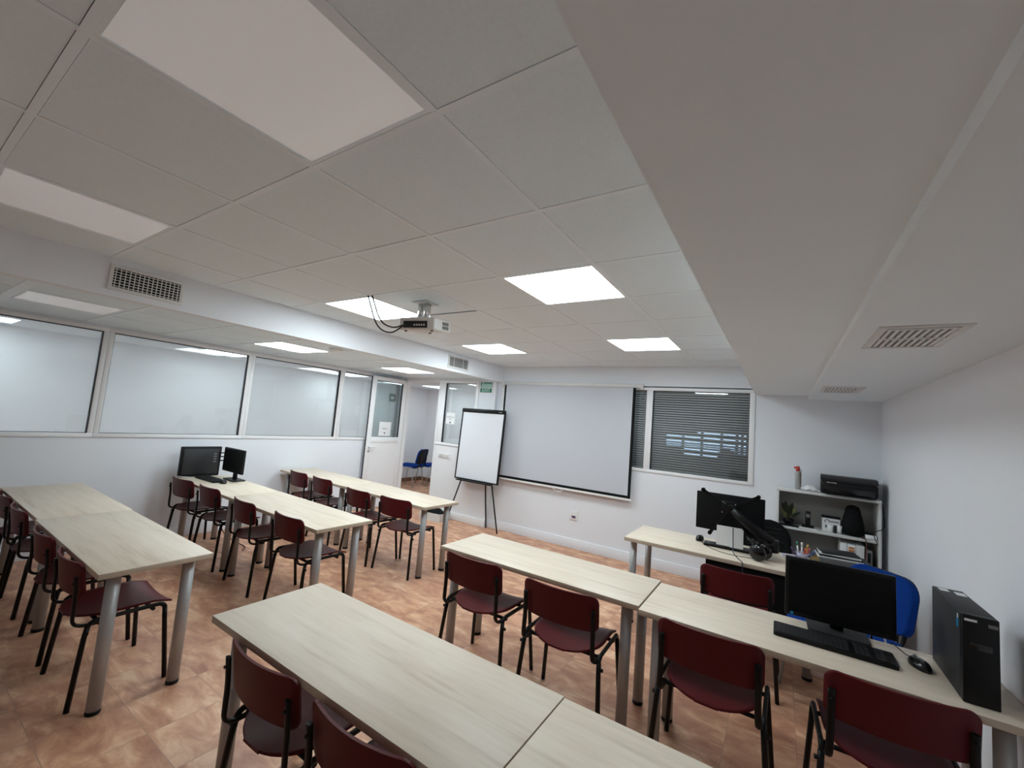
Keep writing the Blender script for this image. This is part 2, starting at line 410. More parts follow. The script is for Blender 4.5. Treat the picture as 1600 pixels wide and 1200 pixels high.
yz_window('window_2', -.02, 1.280, 1.178, 2.218)
yz_window('window_3', 1.365, 2.68, 1.178, 2.218)
yz_window('window_4', 2.765, 4.045, 1.178, 2.218)
yz_window('window_5', 4.13, 5.29, 1.178, 2.218)
yz_window('window_6', -2.36, -1.525, 1.178, 2.218)

def xz_window(name, x0, x1, z0, z1, yf, fw, gm, left=None, right=None):
    f = MB(); ya, yb = yf-.012, yf+.08; l = fw if left is None else left; r_ = fw if right is None else right
    f.box(x0-l, x1+r_, ya, yb, z1, z1+fw, bev=.003); f.box(x0-l, x1+r_, ya, yb, z0-fw, z0, bev=.003)
    f.box(x0-l, x0, ya, yb, z0, z1, bev=.003); f.box(x1, x1+r_, ya, yb, z0, z1, bev=.003)
    r = struct(name, f, 'alu')
    gk = MB(); t = .006
    gk.box(x0, x1, yf-.006, yf+.03, z1-t, z1); gk.box(x0, x0+t, yf-.006, yf+.03, z0, z1-t); gk.box(x1-.003, x1, yf-.006, yf+.03, z0, z1-t); gk.box(x0, x1, yf+.01, yf+.03, z0, z0+.003)
    gk.build('gasket', M['gasket'], r)
    B(x0, x1, yf+.022, yf+.027, z0, z1).build('pane', M[gm], r)
    return r
xz_window('window_7', px0+.13, px1-.06, 1.20, 2.20, YP, .045, 'glass', left=.13, right=.06)
xz_window('window_8', -3.655, -1.455, 1.185, 2.178, YF, .04, 'glassb')
xz_window('window_9', -1.375, -.300, 1.185, 2.178, YF, .04, 'glassb', right=.055)

# venetian blinds behind panes 8 and 9
def blind(x0, x1, label):
    t = thing('venetian_blind', label, 'blind', ((x0+x1)/2, YF+.055, 1.185))
    w = (x1-x0)/2-.008; sl = MB(); n = 33; dz = (2.17-1.20)/n
    for k in range(n):
        z = .018+k*dz; a = math.radians(42)
        mx = Matrix.Translation((0, 0, z)) @ Matrix.Rotation(a, 4, 'X')
        sl.box(-w, w, -.0145, .0145, -.0007, .0007, mtx=mx)
    sl.build('slats', M['slat'], t)
    B(-w, w, -.012, .012, .002, .014, bev=.002).build('bottom_rail', M['slat'], t)
    B(-w, w, -.012, .012, .975, .991, bev=.002).build('head_rail', M['slat'], t)
    for q in (-.75, 0, .75): MB().tube([(q*w, -.0165, .01), (q*w, -.0165, .98)], .0008, 5).build('cord', M['slat'], t)
    return t
blind(-3.655, -1.455, 'grey venetian blind mostly hidden behind the pull-down projection screen')
blind(-1.375, -.300, 'grey half-open venetian blind in the window right of the projection screen')

# the dim yard behind the blinds: wall, perforated shutter with daylight behind, leaning cardboard
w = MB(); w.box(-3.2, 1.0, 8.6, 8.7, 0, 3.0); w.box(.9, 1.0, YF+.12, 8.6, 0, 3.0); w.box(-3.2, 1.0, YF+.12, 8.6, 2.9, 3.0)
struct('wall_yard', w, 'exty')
t = thing('shutter', 'perforated metal shutter with daylight behind it, seen through the blind', 'shutter', (-.9, 8.5, .2))
g_ = MB()
for k in range(26):
    if k < 15 and k % 4: continue
    g_.box(-1.0+k*.082, -.958+k*.082, -.02, .02, .75, 1.75)
for k in range(14): g_.box(-1.0, 1.10, -.025, .025, .73+k*.08, .765+k*.08)
g_.build('lattice', M['blackm'], t)
B(-1.0, 1.1, .03, .05, .73, 1.8).build('opening', M['day'], t)
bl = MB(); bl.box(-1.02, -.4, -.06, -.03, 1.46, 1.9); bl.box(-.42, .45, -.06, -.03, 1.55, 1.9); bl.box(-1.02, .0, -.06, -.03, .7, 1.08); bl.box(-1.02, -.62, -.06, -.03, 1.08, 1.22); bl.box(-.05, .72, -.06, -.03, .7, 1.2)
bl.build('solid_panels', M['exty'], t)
tag(MB().prism([(-.42, 0), (.42, 0), (.10, 1.45), (-.08, 1.5)], (0, .08, 0), (-.72, 7.6, 0)).build('cardboard_sheet', M['cardb']), 'brown pointed cardboard shape leaning in the yard behind the blind', 'cardboard')

# ------------------------------------------------------------------ ceiling lights
def ceiling_light(x, y, z, kind, label, group=None, sx=.6, sy=.6):
    t = thing('ceiling_light', label, 'ceiling light', (x, y, z), 0, group)
    a, b = sx/2-.012, sy/2-.012; fr = MB()
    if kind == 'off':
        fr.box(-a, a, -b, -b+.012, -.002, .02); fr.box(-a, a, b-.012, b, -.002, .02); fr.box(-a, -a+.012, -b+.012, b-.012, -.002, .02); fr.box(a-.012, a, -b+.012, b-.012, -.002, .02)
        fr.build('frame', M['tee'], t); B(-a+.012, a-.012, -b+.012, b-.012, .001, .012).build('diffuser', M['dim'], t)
    else:
        fr.box(-a, a, -b, -b+.008, -.003, .02); fr.box(-a, a, b-.008, b, -.003, .02); fr.box(-a, -a+.008, -b+.008, b-.008, -.003, .02); fr.box(a-.008, a, -b+.008, b-.008, -.003, .02)
        fr.build('frame', M['white'], t); B(-a+.008, a-.008, -b+.008, b-.008, -.001, .012).build('diffuser', M[kind], t)
    return t
G1 = 'recessed square LED panels'
tc = lambda i, j: (OX+(i+.5)*T, OY+(j+.5)*T, H+.003)
ceiling_light(*tc(-1, 2), 'lite', 'large lit square LED panel in the main ceiling, right of the projector', G1)
ceiling_light(*tc(-1, 5), 'lite', 'lit LED panel in the main ceiling nearest the venetian blind window', G1)
ceiling_light(*tc(-4, 2), 'lite', 'lit LED panel with the projector cables hanging across it', G1)
ceiling_light(*tc(-4, 5), 'lite', 'lit LED panel in the main ceiling just right of the small beam grille', G1)
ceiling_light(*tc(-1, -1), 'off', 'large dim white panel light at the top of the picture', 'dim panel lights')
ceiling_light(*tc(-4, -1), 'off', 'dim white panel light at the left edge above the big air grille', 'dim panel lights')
ceiling_light(-4.75, 2.62, ZL, 'lite', 'lit LED panel in the low left ceiling beside the round smoke detector', G1)
ceiling_light(-4.75, 4.42, ZL, 'lite', 'lit LED panel in the low left ceiling in front of the open door', G1)
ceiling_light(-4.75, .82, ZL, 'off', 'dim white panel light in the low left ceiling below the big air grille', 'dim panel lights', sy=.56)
G2 = 'LED panels in the corridor behind the glass'
for x, y, lb in ((-6.9, -.65, 'LED panel in the corridor beyond the left picture edge'), (-7.0, .55, 'LED panel in the corridor behind the leftmost window'), (-6.75, 2.75, 'LED panel in the corridor at the upper right of the second large window'), (-7.0, 5.0, 'LED panel in the corridor behind the window beside the open door'), (-6.5, 7.05, 'LED panel in the corridor ceiling seen through the doorway'), (-4.3, 6.4, 'LED panel in the corridor behind the glass left of the exit sign')):  # first panel is an unseen extra lamp, added to brighten the leftmost glass
    ceiling_light(x, y, ZL, 'liteC', lb, G2)

# square louvred lights in the right soffit
def louvre(x, y, lb, sx=.27, sy=.44):
    t = thing('louvre_light', lb, 'ceiling light', (x, y, 2.128), 0, 'unlit louvred lights in the right soffit')
    a, b = sx/2, sy/2; fr = MB(); k = .03
    fr.box(-a, a, -b, -b+k, -.006, 0, bev=.002); fr.box(-a, a, b-k, b, -.006, 0, bev=.002); fr.box(-a, -a+k, -b+k, b-k, -.006, 0, bev=.002); fr.box(a-k, a, -b+k, b-k, -.006, 0, bev=.002)
    fr.build('frame', M['grille'], t)
    lv = MB(); n = 9
    lv.use(M['mgrey']).box(-a+k, a-k, -b+k, b-k, -.002, -.0005)
    lv.use(M['grille'])
    for q in range(n): xx = -a+k+(q+.5)*(sx-2*k)/n; lv.box(xx-.006, xx+.006, -b+k, b-k, -.007, -.002)
    for yy in (-b+k+.008, 0, b-k-.008): lv.box(-a+k, a-k, yy-.008, yy+.008, -.009, -.002)
    lv.build('louvre', None, t)
louvre(.455, 2.36, 'louvred ceiling light in the right soffit, the nearer larger one'); louvre(.42, 4.42, 'louvred ceiling light in the right soffit, the farther smaller one by the corner')

# air grilles on the beam
def grille(y0, y1, z0, z1, cols, rows, lb):
    t = thing('air_grille', lb, 'air vent', (XB, (y0+y1)/2, (z0+z1)/2), 0, 'air grilles on the ceiling beam')
    b, h = (y1-y0)/2, (z1-z0)/2; k = .022; fr = MB()
    fr.box(0, .012, -b, b, h-k, h, bev=.002); fr.box(0, .012, -b, b, -h, -h+k, bev=.002); fr.box(0, .012, -b, -b+k, -h+k, h-k, bev=.002); fr.box(0, .012, b-k, b, -h+k, h-k, bev=.002)
    fr.build('frame', M['grille'], t)
    B(.0005, .002, -b+k, b-k, -h+k, h-k).build('duct_opening', M['blackm'], t)
    lv = MB()
    for q in range(rows): z = -h+k+(q+.5)*(2*h-2*k)/rows; lv.box(.003, .009, -b+k, b-k, z-.0022, z+.0022)
    for q in range(cols): y = -b+k+(q+.5)*(2*b-2*k)/cols; lv.box(.002, .007, y-.0024, y+.0024, -h+k, h-k)
    lv.build('louvres', M['grille'], t)
grille(.785, 1.192, 2.281, 2.452, 15, 7, 'long white air grille on the beam at the left of the picture')
grille(4.118, 4.545, 2.282, 2.455, 2, 8, 'small white air grille on the far end of the beam')

# smoke detector / round disc on low ceiling
tag(MB().lathe([(.075, .012), (.075, 0), (.06, -.012), (.02, -.02)], seg=28).build('smoke_detector', M['white'], loc=(-4.16, 2.79, ZL-.012)), 'round white smoke detector on the low ceiling beside a lit panel', 'smoke detector')

# ------------------------------------------------------------------ door
dx = -5.765
t = MB()
t.box(-.02, .02, 0, .09, .01, 2.225, bev=.003); t.box(-.02, .02, .665, .755, .01, 2.225, bev=.003); t.box(-.02, .02, .09, .665, 2.155, 2.225, bev=.003); t.box(-.02, .02, .09, .665, 1.10, 1.195, bev=.003); t.box(-.02, .02, .09, .665, .01, .09, bev=.003)
door = struct('door_1', t, 'alu'); door.location = (dx, 4.60, 0); door.rotation_euler.z = math.radians(-1)
B(-.012, .012, .09, .665, .09, 1.10).build('panel', M['alu'], door)
B(-.003, .003, .09, .665, 1.195, 2.155).build('pane', M['glassd'], door)
gk = MB(); gk.box(-.016, .016, .09, .665, 2.149, 2.155); gk.box(-.016, .016, .659, .665, 1.195, 2.149); gk.box(-.01, .01, .09, .094, 1.195, 2.149); gk.build('gasket', M['gasket'], door)
sl_ = MB(); sl_.box(-.012, .010, -.006, -.0005, .02, 2.215); sl_.box(-.012, .010, 0, .755, 2.2255, 2.234); sl_.build('edge_seal', M['gasket'], door)
h = MB(); h.box(.02, .026, .03, .065, .93, 1.07, bev=.002); h.tube(smooth_path([(.026, .048, 1.03), (.06, .05, 1.03), (.066, .075, 1.03), (.066, .16, 1.027)], 4), .009, 8)
hd = h.build('handle', M['white'], door); MB().cyl((.026, .048, .955), .008, .012, 12, 'x').build('lock_cylinder', M['black'], hd)
# doorway jambs
j = MB(); j.box(-5.85, -5.735, YP-.005, YP+.075, 0, 2.25); j.box(px0-.03, px0, YP-.005, YP+.075, 0, 2.25); j.box(-5.735, px0-.03, YP-.005, YP+.075, 2.215, 2.25)
struct('trim_3', j, 'alu')

def sheet(name, lb, w, h, loc, rot, lines, icon=True):
    t = thing(name, lb, 'notice', loc, 0, 'printed notices on the glass'); t.rotation_euler = rot
    B(-w/2, w/2, -.001, 0, -h/2, h/2).build('paper', M['paper'], t)
    for k, (s, z, sz) in enumerate(lines): text_mesh('lettering', s, sz, M['ink'], t, (0, -.0016, z), (PI/2, 0, 0))
    if icon:
        ic = MB(); ic.prism([(0, -.09), (.022, -.06), (-.022, -.06)], (0, -.0006, 0), (0, -.001, 0)); ic.build('icon', M['ink'], t)
    return t
sheet('notice_sheet', 'white notice sheet taped on the glass of the open door', .25, .24, (dx+.010, 4.965, 1.335), (0, 0, math.radians(89)), [('AULA 1', .005, .035)])
sheet('notice_sheet', 'white notice sheet taped on the glass pane left of the flip chart', .19, .19, (-4.665, YP+.019, 1.61), (0, 0, 0), [('INFORMACION', .02, .022), ('AULA 1', -.015, .022)])

# arrow sign on the glass behind the door
t = thing('arrow_sign', 'small green arrow sign seen through the glass of the open door', 'sign', (XL-.018, 5.155, 1.89), PI/2, 'green escape signs')
B(-.075, .075, -.004, 0, -.07, .07).build('plate', mat('arrow_sign_green', (.003, .07, .04), .5), t)
MB().prism([(-.04, 0), (-.005, .04), (-.005, .015), (.04, .015), (.04, -.015), (-.005, -.015), (-.005, -.04)], (0, -.001, 0), (0, -.0045, 0)).build('arrow', M['palegreen'], t)

# exit sign on the pillar: two plates
t = thing('exit_sign', 'green and white EXIT sign at the top of the white pillar', 'sign', (-3.945, YP-.001, 2.14), 0, 'green escape signs')
B(-.13, .12, -.012, 0, -.095, .095).build('backing', M['white'], t)
p = B(-.12, .105, -.016, -.0125, -.075, -.005).build('exit_plate', M['green'], t)
text_mesh('exit_lettering', 'EXIT', .074, M['palegreen'], p, (-.004, -.0166, -.041), (PI/2, 0, 0), sx=1.05)
p = B(-.12, .11, -.016, -.0125, .005, .088).build('salida_plate', mat('sign_mid_green', (.20, .42, .36), .45), t)
text_mesh('salida_lettering', 'SALIDA', .054, M['palegreen'], p, (0, -.0166, .034), (PI/2, 0, 0), sx=1.1)
B(-.05, .105, -.0172, -.0161, .070, .0875).build('top_band', M['green'], p); B(-.118, -.10, -.0172, -.0161, .03, .0875).build('side_band', M['green'], p)

# light switch strip on the doorway panel
t = thing('light_switch', 'white light switch strip on the panel left of the flip chart', 'switch', (-4.70, YP, .985))
B(-.13, .13, -.012, 0, -.04, .04, bev=.003).build('plate', M['white'], t)
for k in range(3): B(-.10+k*.068, -.04+k*.068, -.017, -.012, -.025, .025, bev=.002).build('rocker', M['offwhite'], t)
# socket with a dark red insert under the screen
t = thing('wall_socket', 'white wall socket with a dark red insert below the projection screen', 'socket', (-2.352, YF, .433))
B(-.055, .055, -.012, 0, -.065, .06, bev=.006).build('plate', M['white'], t); B(-.025, .03, -.018, -.012, -.03, .0, bev=.003).build('insert', M['purple'], t)

# ------------------------------------------------------------------ projection screen
t = thing('projection_screen', 'white pull-down projection screen with black borders on the front wall', 'projection screen', (-2.58, 5.38, 0))
MB().tube([(-1.06, .025, 2.225), (1.06, .025, 2.225)], .03, 14).build('case', M['white'], t)
cp = MB(); cp.box(-1.085, -1.06, -.01, .062, 2.185, 2.262, bev=.004); cp.box(1.06, 1.085, -.01, .062, 2.185, 2.262, bev=.004); cp.build('end_cap', M['white'], t)
B(-1.0, .965, -.0015, .0015, .825, 2.20).build('cloth', M['pscreen'], t)
bo = MB(); bo.box(-1.025, -1.0, -.0018, .0012, .79, 2.20); bo.box(.965, 1.0, -.0018, .0012, .79, 2.20); bo.box(-1.0, .965, -.0018, .0012, .79, .825); bo.build('black_border', M['blackm'], t)
br = B(-1.03, 1.01, -.014, .014, .762, .79, bev=.004).build('bottom_bar', M['white'], t)
MB().tube(smooth_path([(-.07, -.012, .763), (-.05, -.02, .74), (0, -.022, .733), (.05, -.02, .74), (.07, -.012, .763)], 4), .006, 8).build('pull_handle', M['white'], br)

# ------------------------------------------------------------------ flip chart easel
t = thing('flip_chart_easel', 'white flip chart board with black frame on a black tripod', 'flip chart', (-3.89, 5.21, 0))
tl = Matrix.Translation((0, 0, .69)) @ Matrix.Rotation(math.radians(-3), 4, 'X') @ Matrix.Translation((0, 0, -.69))
B(-.39, .39, -.012, .008, .71, 1.75, mtx=tl).build('board', M['board'], t)
fr = MB(); fr.box(-.412, -.39, -.016, .012, .69, 1.76, mtx=tl); fr.box(.39, .412, -.016, .012, .69, 1.76, mtx=tl); fr.box(-.39, .39, -.016, .012, .69, .71, mtx=tl); fr.build('frame', M['black'], t)
cl = B(-.412, .412, -.03, .014, 1.735, 1.795, bev=.01, mtx=tl).build('clamp_bar', M['black'], t); B(.30, .36, -.0315, -.03, 1.755, 1.765, mtx=tl).build('badge', M['chrome'], cl)
B(-.33, .33, -.085, -.014, .672, .69, bev=.004, mtx=tl).build('pen_tray', M['black'], t)
MB().tube([(-.28, .016, .72), (-.47, -.06, .006)], .011, 10).build('leg', M['black'], t)
MB().tube([(.28, .016, .72), (.465, .0, .006)], .011, 10).build('leg', M['black'], t)
MB().tube([(.10, .03, 1.2), (.16, .145, .006)], .011, 10).build('leg', M['black'], t)

# ------------------------------------------------------------------ projector
t = thing('projector', 'white ceiling projector with cables on a short bracket', 'projector', (-2.33, 2.27, H))
B(-.075, .075, -.07, .07, -.006, -.001).build('mount_plate', M['grille'], t)
br = MB(); br.box(-.05, -.015, -.02, .02, -.12, -.007, bev=.003); br.box(.015, .05, -.02, .02, -.12, -.007, bev=.003); br.box(-.06, .06, -.05, .05, -.128, -.12); br.cyl((0, 0, -.14), .03, .03, 16); br.build('bracket', M['chrome'], t)
pm = Matrix.Translation((.05, -.03, -.185)) @ Matrix.Rotation(math.radians(14), 4, 'Z') @ Matrix.Rotation(math.radians(7), 4, 'X')
body = B(-.15, .15, -.115, .135, -.045, .045, bev=.012, mtx=pm).build('body', M['projbody'], t)
B(-.11, .09, -.117, -.1145, -.03, .02, mtx=pm).build('connector_panel', M['dgrey'], body)
cn = MB()
for k in range(5): cn.box(-.02+k*.02, -.01+k*.02, -.120, -.1165, -.015, -.003, mtx=pm)
cn.build('sockets', M['white'], body)
vt = MB()
for k in range(9):
    for q in (0, 1): vt.box(.1495, .152, .0+k*.011, .007+k*.011, -.027+q*.03, -.003+q*.03, mtx=pm)
vt.build('vent', M['mgrey'], body)
ln = MB(); ln.tube([pm @ Vector((-.06, .132, 0)), pm @ Vector((-.06, .15, 0))], .035, 20); ln.build('lens', M['glossb'], body)
ft = MB()
for q in ((-.11, -.08), (.11, -.08), (0, .085)): ft.tube([pm @ Vector((q[0], q[1], -.045)), pm @ Vector((q[0], q[1], -.055))], .01, 10)
ft.build('foot', M['mgrey'], body)
A = pm @ Vector((-.09, -.118, -.01)); A = A+Vector((-2.33, 2.27, H))
for k, (top, sag, lb) in enumerate((((-2.635, 1.975, H+.002), .14, 'grey projector cable hanging lower across the lit panel'), ((-2.60, 1.985, H+.002), .05, 'grey projector cable hanging higher across the lit panel'))):
    m1 = Vector(top)*.7+A*.3; m1.z = top[2]-.16-sag*.4; m2 = Vector(top)*.35+A*.65; m2.z = A.z-sag*.45
    tag(MB().tube(smooth_path([top, m1, m2, A+Vector((0, -.006, 0))], 8), .0055, 8).build('projector_cable', M['dgrey']), lb, 'cable', 'cables of the ceiling projector')

# ------------------------------------------------------------------ tables
TT = .72
def make_table(L=1.4, D=.5):
    t = thing('classroom_table', '', 'table')
    tp = MB(); tp.use(M['wood']).box(-L/2, L/2, -D/2, D/2, TT-.0022, TT, bev=.0008); tp.use(M['edge']).box(-L/2, L/2, -D/2, D/2, TT-.028, TT-.0023, bev=.0010)
    tp.build('tabletop', None, t)
    for sx in (-1, 1):
        for sy in (-1, 1):
            x, y = sx*(L/2-.085), sy*(D/2-.085)
            lg = MB().cyl((x, y, .02), .03, TT-.05, 20); q = lg.build('leg', M['leg'], t)
            MB().cyl((x, y, .001), .031, .019, 20).build('foot_cap', M['black'], q)
    return t
tb = make_table(); first = [True]
def table(cx, cy, rz, lb, sx=1):
    g = 'pale wood classroom tables'
    if first[0]:
        first[0] = False; tb.location = (cx, cy, 0); tb.rotation_euler.z = rz; tag(tb, lb, 'table', g); return tb
    o = dup(tb, (cx, cy, 0), rz, lb, g); o.scale.x = sx; return o
table(-4.91, 1.005, 0, 'pale wood table at the left picture edge, reaching toward the left wall')
table(-3.51, .995, 0, 'pale wood table at the left with its grey end legs fully in view')
table(-4.982, 2.246, -.023, 'pale wood table carrying the two black monitors by the left wall', .886)
table(-3.615, 2.215, -.023, 'pale wood table joined to the monitor table, its end toward the aisle', 1.064)
table(-5.082, 3.486, -.038, 'far pale wood table at the left wall, near the windows', 1.025)
table(-3.652, 3.432, -.038, 'far pale wood table in front of the doorway, ending by the flip chart', 1.012)
table(-1.315, 2.605, 0, 'pale wood table in the middle of the room with two maroon chairs')
table(.095, 2.565, 0, 'pale wood table on the right carrying the monitor, keyboard and tower')
table(-1.303, 1.167, 0, 'nearest pale wood table at the bottom of the picture')
table(.102, 1.16, 0, 'pale wood table cut off by the bottom edge, right of the nearest one')

# teacher's desk
t = thing('teacher_desk', 'pale wood teacher desk with black front panel by the bookshelf', 'desk', (-.43, 4.05, 0))
tp = MB(); tp.use(M['wood']).box(-.70, .70, -.31, .31, TT-.0022, TT, bev=.0008); tp.use(M['edge']).box(-.70, .70, -.31, .31, TT-.03, TT-.0023, bev=.0010); tp.build('tabletop', None, t)
for x, y in ((-.64, -.22), (-.62, .22), (.62, -.22), (.62, .22)):
    q = MB().cyl((x, y, .02), .03, TT-.052, 20).build('leg', M['leg'], t); MB().cyl((x, y, .001), .031, .019, 20).build('foot_cap', M['black'], q)
B(-.05, .68, -.285, -.267, .12, TT-.031).build('modesty_panel', M['blackm'], t)

# ------------------------------------------------------------------ red-brown chairs
def make_chair():
    t = thing('classroom_chair', '', 'chair')
    # seat: rounded rear edge, slight dish, waterfall front
    def seat(u, v):
        y = -.225+.425*v; w = .205
        if v < .5: w = max(.05, .205*math.sqrt(max(0, 1-((.5-v)/.5)**2.4)))
        x = (2*u-1)*w
        z = .436+.020*(x/.205)**2-.02*max(0, v-.82)/.18+.006*max(0, .3-v)/.3
        return (x, y, z)
    vv = [0, .004, .012, .025, .045, .07, .1, .14, .19, .25, .32, .4, .5, .6, .7, .8, .88, .94, 1]
    s = MB(); s.shell(lambda u, v: seat(u, vv[round(v*18)]), 18, 18, .010); s.build('seat', M['maroon'], t)
    BH = .186; BZ = .573
    def back(u, v):
        z = BZ+BH*v; Wd = .221; r = .04; d = min(v*BH, (1-v)*BH)
        w = Wd-(r-math.sqrt(max(0, r*r-(r-d)**2)) if d < r else 0)
        x = (2*u-1)*w
        y = -.205-.025*v-.042*(1-(x/.216)**2)+.012
        return (x, y, z)
    vs = [0, .012, .03, .06, .1, .15, .2]+[.2+.6*k/6 for k in range(1, 7)]+[.85, .9, .94, .97, .988, 1]
    n = len(vs)-1
    s = MB(); s.shell(lambda u, v: back(u, vs[round(v*n)]), 18, n, .009); s.build('backrest', M['maroon'], t)
    r = .0125
    for sx in (-1, 1):
        x = sx*.222
        # rail with bends, then legs
        MB().tube([(x, -.165, .405)]+arc((x, -.13, .405), .035, PI, PI/2, 5, 'yz')[1:]+arc((x, .13, .405), .035, PI/2, 0, 5, 'yz'), r, 10, flat=(1, .8)).build('side_rail', M['frame'], t)
        MB().tube([(x, -.164, .412), (sx*.225, -.172, .36), (sx*.250, -.200, .004)], r, 10).build('leg', M['frame'], t)
        MB().tube([(x, .164, .412), (sx*.225, .168, .36), (sx*.250, .200, .004)], r, 10).build('leg', M['frame'], t)
        ux = sx*.192
        up = MB().tube(smooth_path([(sx*.205, -.10, .418), (sx*.205, -.18, .420), (ux*1.06, -.218, .445), (ux*1.05, -.224, .50), (ux*1.04, -.226, .58), (ux*1.04, -.236, .690)], 5), .0135, 10, flat=(1.0, .62)).build('back_upright', M['frame'], t)
        sc = MB(); sc.tube([(ux*1.03, -.23, .655), (ux*1.03, -.248, .656)], .006, 8); sc.build('bolt', M['frame'], up)
        MB().tube([(sx*.222, -.166, .385), (sx*.246, -.170, .385)], .009, 8).build('stacking_stop', M['frame'], t)
    cb = MB(); cb.tube([(-.222, -.12, .420), (.222, -.12, .420)], .010, 8); cb.tube([(-.222, .11, .418), (.222, .11, .418)], .010, 8); cb.build('seat_frame', M['frame'], t)
    return t
ch = make_chair(); cfirst = [True]
def chair(x, y, deg, lb, group):
    sz = .955 if group in (GT, GN) else 1.005
    if cfirst[0]:
        cfirst[0] = False; ch.location = (x, y, 0); ch.scale.z = sz; ch.rotation_euler.z = math.radians(deg); return tag(ch, lb, 'chair', group)
    o = dup(ch, (x, y, 0), math.radians(deg), lb, group); o.scale.z = sz; return o
GT, GM, GB, GR, GN = ['maroon chairs at the '+q for q in ('left edge table row', 'monitor table row', 'far table row', 'right table row', 'nearest table row')]
chair(-3.235, .952, 0, 'maroon chair at the left edge table row, nearest, its seat between the grey legs', GT)
chair(-3.85, .952, 0, 'maroon chair at the left edge table row, second nearest', GT)
chair(-4.67, .96, 0, 'maroon chair at the left edge table row, third nearest, cut by the picture edge', GT)
chair(-5.27, .965, 0, 'maroon chair at the left edge table row, deepest toward the left wall', GT)
chair(-5.30, 2.165, 4, 'maroon chair at the monitor table, first from the left wall', GM)
chair(-4.72, 2.19, 0, 'maroon chair at the monitor table, second from the left wall', GM)
chair(-3.945, 2.16, -4, 'maroon chair at the monitor table row, third from the left wall', GM)
chair(-3.25, 2.163, -2, 'maroon chair at the monitor table row, nearest the aisle', GM)
chair(-5.28, 3.44, -4, 'maroon chair at the far table row, first from the left wall', GB)
chair(-4.715, 3.41, -4, 'maroon chair at the far table row, second from the left wall', GB)
chair(-3.87, 3.29, -4, 'maroon chair at the far table row, third from the left wall', GB)
chair(-3.32, 3.31, 3, 'maroon chair at the far table row, its legs in full view by the aisle', GB)
chair(-1.62, 2.435, 0, 'maroon chair at the right table row, leftmost at the table corner', GR)
chair(-1.005, 2.41, 2, 'maroon chair at the right table row, second from left, by the table joint', GR)
chair(-.255, 2.43, -1, 'maroon chair in front of the keyboard table, left of the two', GR)
chair(.38, 2.44, 2, 'maroon chair in front of the tower and mouse, at the lower right', GR)
chair(-1.555, 1.118, 1, 'maroon chair at the nearest table, left one with its whole back in view', GN)
chair(-1.015, 1.115, 2, 'maroon chair at the nearest table, right one cut by the bottom edge', GN)
chair(-.235, 3.545, 0, 'maroon chair facing the black front panel of the teacher desk', 'maroon chair at the teacher desk')

# blue upholstered chairs
def blue_chair():
    t = thing('blue_chair', '', 'chair')
    def cushion(name, prof):
        pass
    s = MB(); s.box(-.22, .22, -.2, .22, .43, .49, bev=.025, seg=4); s.build('seat', M['blue'], t)
    def bk(u, v, off=0):
        z = .52+.33*v; W_ = .225; r = .11; d = (1-v)*.33; w = W_-(r-math.sqrt(max(0, r*r-(r-d)**2)) if d < r else 0); d2 = v*.33
        if d2 < .06: w -= .06-math.sqrt(max(0, .0036-(.06-d2)**2))
        x = (2*u-1)*w; return (x, -.225-.07*v-.03*(1-(x/.225)**2)+off, z)
    vs = [0, .03, .08, .14, .2, .3, .4, .5, .6, .7, .78, .84, .9, .94, .97, .99, 1]; n = len(vs)-1
    b_ = MB().shell(lambda u, v: bk(u, vs[round(v*n)]), 14, n, .035).build('backrest', M['blue'], t)
    MB().shell(lambda u, v: bk(u, vs[round(v*n)], -.022), 14, n, .008).build('back_shell', M['black'], b_)
    for sx in (-1, 1):
        x = sx*.23
        MB().tube([(x, -.17, .40)]+arc((x, -.13, .40), .04, PI, PI/2, 5, 'yz')[1:]+arc((x, .13, .40), .04, PI/2, 0, 5, 'yz'), .011, 8).build('side_rail', M['blueleg'], t)
        MB().tube([(x, -.169, .41), (sx*.245, -.23, .004)], .011, 8).build('leg', M['blueleg'], t)
        MB().tube([(x, .169, .41), (sx*.245, .23, .004)], .011, 8).build('leg', M['blueleg'], t)
        MB().tube(smooth_path([(sx*.15, -.1, .425), (sx*.15, -.23, .43), (sx*.15, -.285, .50), (sx*.15, -.31, .66)], 4), .011, 8).build('back_upright', M['black'], t)
    cb = MB(); cb.tube([(-.23, -.1, .425), (.23, -.1, .425)], .009, 8); cb.tube([(-.23, .12, .425), (.23, .12, .425)], .009, 8); cb.build('seat_frame', M['blueleg'], t)
    return t
bc = blue_chair(); bc.location = (-7.12, 7.0, 0); bc.rotation_euler.z = math.radians(108); tag(bc, 'blue padded chair in the corridor, side-on with its seat toward the door', 'chair', 'blue chairs in the corridor')
dup(bc, (-7.0, 7.52, 0), math.radians(165), 'blue padded chair in the corridor half hidden behind the door jamb', 'blue chairs in the corridor')
dup(bc, (.36, 3.60, 0), math.radians(131), 'blue padded chair behind the large monitor at the right wall', 'blue chair at the right wall')

